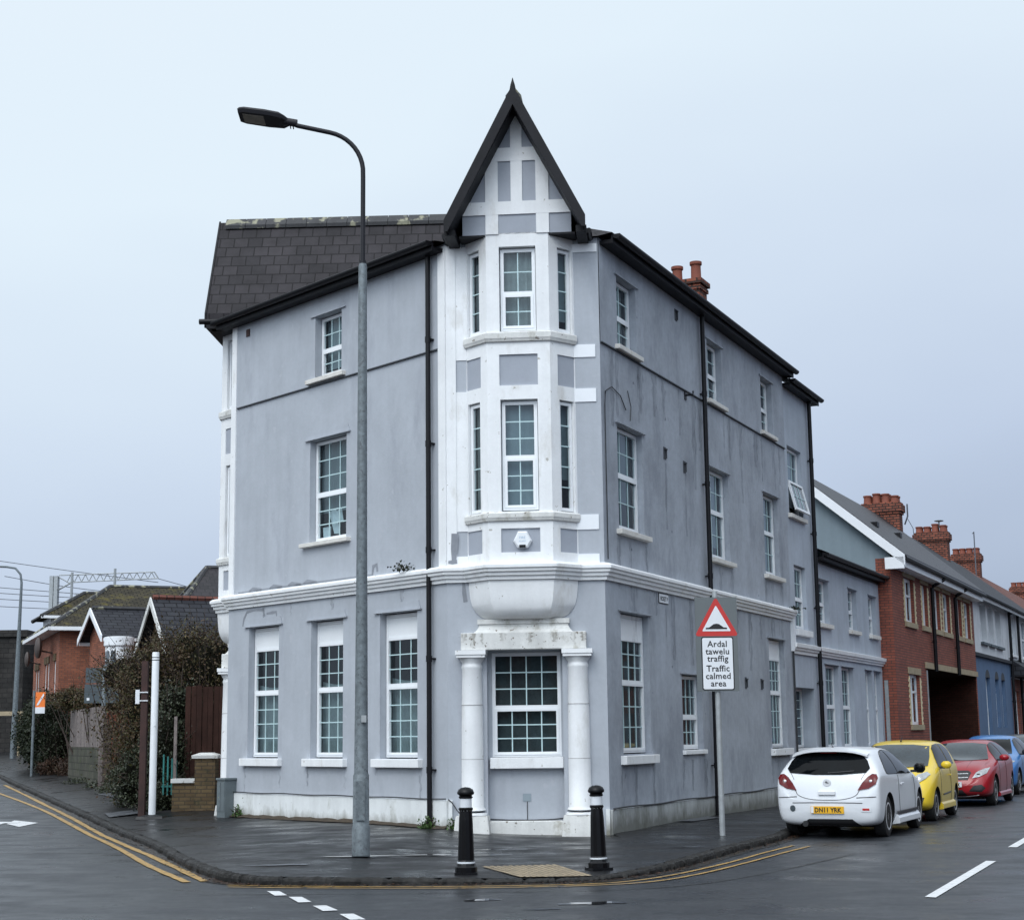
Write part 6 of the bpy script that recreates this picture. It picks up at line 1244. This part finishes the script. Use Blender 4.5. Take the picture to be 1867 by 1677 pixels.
for sg in (-1,1):
    hl=patch('headlamp','headlamp',[(sg*a,z) for a,z in ((.40,.62),(.50,.66),(.66,.76),(.72,.84),(.66,.88),(.52,.84),(.42,.74),(.38,.66))],0,off=.012)
    c_=onb(0,sg*.55,.745,.005); q=MB(); q.sphere(tuple(c_),1,12,0,(.03,.06,.055)); q.build('lamp_core','lampcore',hl)
    patch('fog_grille','trim',[(sg*a,z) for a,z in ((.44,.30),(.62,.32),(.66,.44),(.46,.44))],0,off=.006)
patch('front_grille','trim',[(-.36,.24),(.36,.24),(.32,.40),(-.32,.40)],0,off=.006)
line('bonnet_gap','seam',[(-.40,.62),(-.3,.56),(0,.54),(.3,.56),(.40,.62)],0,.005)
for view,s_ in ((90,-1),(-90,1)):
    patch('side_window','lowglass',[(s_*x,z) for x,z in ((.58,.96),(.40,1.12),(.15,1.30),(-.05,1.36),(-.42,1.385),(-.44,.97))],view,off=.006)
    patch('rear_side_window','lowglass',[(s_*x,z) for x,z in ((-.50,.97),(-.48,1.385),(-.9,1.37),(-1.2,1.25),(-1.1,1.0))],view,off=.006)
    line('door_gap','seam',[(s_*.62,.93),(s_*.66,.6),(s_*.60,.28),(s_*-.3,.24),(s_*-.46,.4),(s_*-.48,.93)],view,.005)
    line('rub_strip','trim',[(s_*.50,.46),(s_*.0,.47),(s_*-.40,.48)],view,.016)
    ys=1 if view==90 else -1
    q=MB(); q.loft([[(x,ys*y,z) for y,z in ((.72,.18),(.85,.20),(.845,.29),(.80,.33))] for x in (-.80,.70)]); q.build('side_skirt','car_yellow',T,.012)
    c_=onb(view,s_*-.36,.80); q=MB(); q.tube([(c_.x-.07,c_.y+ys*.025,.80),(c_.x+.07,c_.y+ys*.025,.80)],.014,8); q.build('door_handle','car_yellow',T)
mirror(T,.80,.48,1.00,1,'car_yellow',(.10,.075,.07),False); mirror(T,.80,.48,1.00,-1,'car_yellow',(.10,.075,.07),False)
q=MB(); q.tube([(.02,0,1.44),(-.12,0,1.52)],.007,5); q.sphere((.02,0,1.44),.02,8); q.build('aerial','trim',T)
q=MB(); q.box(-1.4,1.4,-.60,.60,.16,.26); q.build('underbody','arch',T)
# red family hatchback
SR=[(-2.10,.34,.7,.8,.6,.66,.55),(-2.04,.22,.92,1.1,.80,.80,.6),(-1.8,.19,.98,1.32,.85,.85,.58),(-1.2,.18,.98,1.41,.875,.87,.57),(-.5,.17,.96,1.435,.88,.875,.56),(0,.17,.94,1.40,.88,.87,.55),(.45,.17,.93,1.25,.88,.86,.56),(.80,.17,.93,1.06,.88,.85,.60),(1.05,.17,.91,.99,.875,.84,.62),(1.5,.18,.84,.93,.86,.81,.60),(1.85,.19,.74,.84,.82,.76,.55),(2.04,.21,.62,.70,.76,.70,.5),(2.14,.28,.46,.52,.64,.58,.4)]
T,body,patch,onb,line=facing('red hatchback with twin bar grille facing the camera behind the yellow car',(10.55,36.3),R(24),'car_red',SR,(-1.42,1.28),.32,1.70,'r')
patch('windscreen','screen',[(-.66,.985),(-.3,.965),(.3,.965),(.66,.985),(.60,1.14),(.53,1.31),(.25,1.34),(-.25,1.34),(-.53,1.31),(-.60,1.14)],0,off=.008)
g=patch('grille','trim',[(-.38,.57),(.38,.57),(.44,.72),(.38,.76),(-.38,.76),(-.44,.72)],0,off=.008)
for z in (.69,.61): line('grille_bar','rim',[(-.38,z+.01),(0,z),(.38,z+.01)],0,.013,g)
for sg in (-1,1):
    hl=patch('headlamp','headlamp',[(sg*a,z) for a,z in ((.47,.60),(.62,.63),(.75,.70),(.79,.82),(.70,.80),(.54,.72))],0,off=.010)
    c_=onb(0,sg*.60,.675,.002); q=MB(); q.sphere(tuple(c_),1,10,0,(.02,.045,.035)); q.build('lamp_core','trim',hl)
    patch('side_intake','trim',[(sg*a,z) for a,z in ((.40,.33),(.66,.32),(.74,.40),(.66,.47),(.50,.45))],0,off=.006)
patch('lower_intake','trim',[(-.36,.24),(.36,.24),(.26,.36),(-.26,.36)],0,off=.006)
line('splitter','rim',[(-.6,.25),(-.3,.215),(0,.21),(.3,.215),(.6,.25)],0,.010)
for a in (-.30,.30): line('bonnet_crease','seam',[(a*1.2,.97),(a*1.1,.80)],0,.003)
c_=onb(0,0,.48,.0); px=c_.x+.02
q=MB(); q.box(px,px+.015,-.26,.26,.42,.53); pl_=q.build('number_plate','signwhite',T); q=MB(); text_mb('X',.09,q,(px+.018,.185,.44),(0,1,0),(0,0,1),bold=.003); q.build('lettering','signblack',pl_)
for view,s_ in ((90,-1),(-90,1)):
    patch('side_window','lowglass',[(s_*x,z) for x,z in ((.66,.97),(.35,1.18),(.1,1.30),(-.22,1.35),(-.24,.98))],view,off=.006)
    patch('rear_side_window','lowglass',[(s_*x,z) for x,z in ((-.30,.98),(-.28,1.355),(-.8,1.34),(-1.25,1.22),(-1.4,1.04))],view,off=.006)
    line('door_gap','seam',[(s_*.72,.93),(s_*.76,.6),(s_*.70,.28),(s_*-.2,.24),(s_*-.28,.4),(s_*-.27,.95)],view,.005)
    ys=1 if view==90 else -1
    q=MB(); q.loft([[(x,ys*y,z) for y,z in ((.80,.17),(.90,.19),(.895,.25),(.86,.29))] for x in (-1.0,.86)]); q.build('side_skirt','car_red',T,.01)
mirror(T,.87,.56,1.02,1,'car_red',(.11,.075,.075),False); mirror(T,.87,.56,1.02,-1,'car_red',(.11,.075,.075),False)
q=MB(); q.box(-1.8,1.8,-.66,.66,.15,.25); q.build('underbody','arch',T)
# blue hatchback
T,body,patch,onb,line=facing('bright blue hatchback with dark windscreen behind the red car',(12.85,42.1),R(24),'car_blue',[(x,a,b+.02,c+.07,d,e,f) for x,a,b,c,d,e,f in SR],(-1.42,1.28),.32,1.70,'b')
patch('windscreen','lowglass',[(-.66,1.02),(.66,1.02),(.60,1.2),(.53,1.38),(-.53,1.38),(-.60,1.2)],0,off=.008)
patch('grille','trim',[(-.40,.40),(.40,.40),(.34,.58),(-.34,.58)],0,off=.008)
for sg in (-1,1): patch('headlamp','headlamp',[(sg*a,z) for a,z in ((.50,.66),(.66,.70),(.80,.84),(.72,.86),(.56,.78))],0,off=.010); 
for view,s_ in ((90,-1),(-90,1)):
    patch('side_window','lowglass',[(s_*x,z) for x,z in ((.66,1.0),(.35,1.22),(.1,1.35),(-.22,1.41),(-.24,1.0))],view,off=.006)
    patch('rear_side_window','lowglass',[(s_*x,z) for x,z in ((-.30,1.0),(-.28,1.41),(-.8,1.40),(-1.25,1.28),(-1.4,1.06))],view,off=.006)
    line('door_gap','seam',[(s_*.72,.95),(s_*.76,.6),(s_*.70,.28),(s_*-.2,.24),(s_*-.28,.4),(s_*-.27,.97)],view,.005)
mirror(T,.87,.56,1.05,1,'trim',(.11,.085,.075),False); mirror(T,.87,.56,1.05,-1,'trim',(.11,.085,.075),False)
q=MB(); q.box(-1.8,1.8,-.66,.66,.15,.25); q.build('underbody','arch',T)
# dark car at the right edge
T,body,patch,onb,line=facing('dark car mostly cut off at the right edge of the row',(15.6,48.2),R(24),'car_dark',[(x,a,b+.02,c+.07,d,e,f) for x,a,b,c,d,e,f in SR],(-1.42,1.28),.32,1.70,'b')
patch('windscreen','screen',[(-.66,1.02),(.66,1.02),(.60,1.2),(.53,1.38),(-.53,1.38),(-.60,1.2)],0,off=.008)
for sg in (-1,1): patch('headlamp','headlamp',[(sg*a,z) for a,z in ((.50,.66),(.66,.70),(.80,.84),(.72,.86),(.56,.78))],0,off=.010)
# ------------------------------------------------------------------ unseen houses added across the right-hand street, shading it and showing in windows
OPH=thing('unseen_opposite_terrace','unseen row of brick terraced houses added on the far side of the right hand street','house',tuple(RW(-8,18,0)))
OF=Fr(tuple(RW(70,18)[:2]),AR+math.pi)
q=MB(OF); oh=[]
for i in range(13):
    s=1.2+i*6.0; oh+=[(s,s+1.3,1.0,2.6),(s+2.6,s+3.6,.1,2.3),(s,s+1.3,3.7,5.1),(s+2.8,s+3.9,3.7,5.1)]
grid_wall(q,0,78,0,5.6,oh,0,.15); q.quad((78,0,0),(78,-6,0),(78,-6,5.6),(78,0,5.6)); q.build('wall','brick',OPH)
q=MB(OF)
for a,b,c,d in oh: q.quad((a,-.12,c),(b,-.12,c),(b,-.12,d),(a,-.12,d))
q.build('window_row','glassoff',OPH)
terrace_roof(OF,0,78,5.6,8.0,3,.1,'slate_blue',OPH,6,.3)
OPJ=thing('unseen_junction_terrace','unseen row of brick houses added across the junction behind the viewer','house',(-32,-4,0))  # added out of view so the windows reflect houses, not bright sky
OF=Fr((-8,-34),R(-41.3)); q=MB(OF); oh=[]
for i in range(12):
    s=1.2+i*6.0; oh+=[(s,s+1.3,1.0,2.9),(s+2.6,s+3.6,.1,2.4),(s,s+1.3,4.2,5.9),(s+2.8,s+3.9,4.2,5.9)]
grid_wall(q,0,72,0,7.2,oh,0,.15); q.build('wall','brick',OPJ)
q=MB(OF)
for a,b,c,d in oh: q.quad((a,-.12,c),(b,-.12,c),(b,-.12,d),(a,-.12,d))
q.build('window_row','glassoff',OPJ)
terrace_roof(OF,0,72,7.2,10.6,3,.1,'slate_blue',OPJ,6,.3)
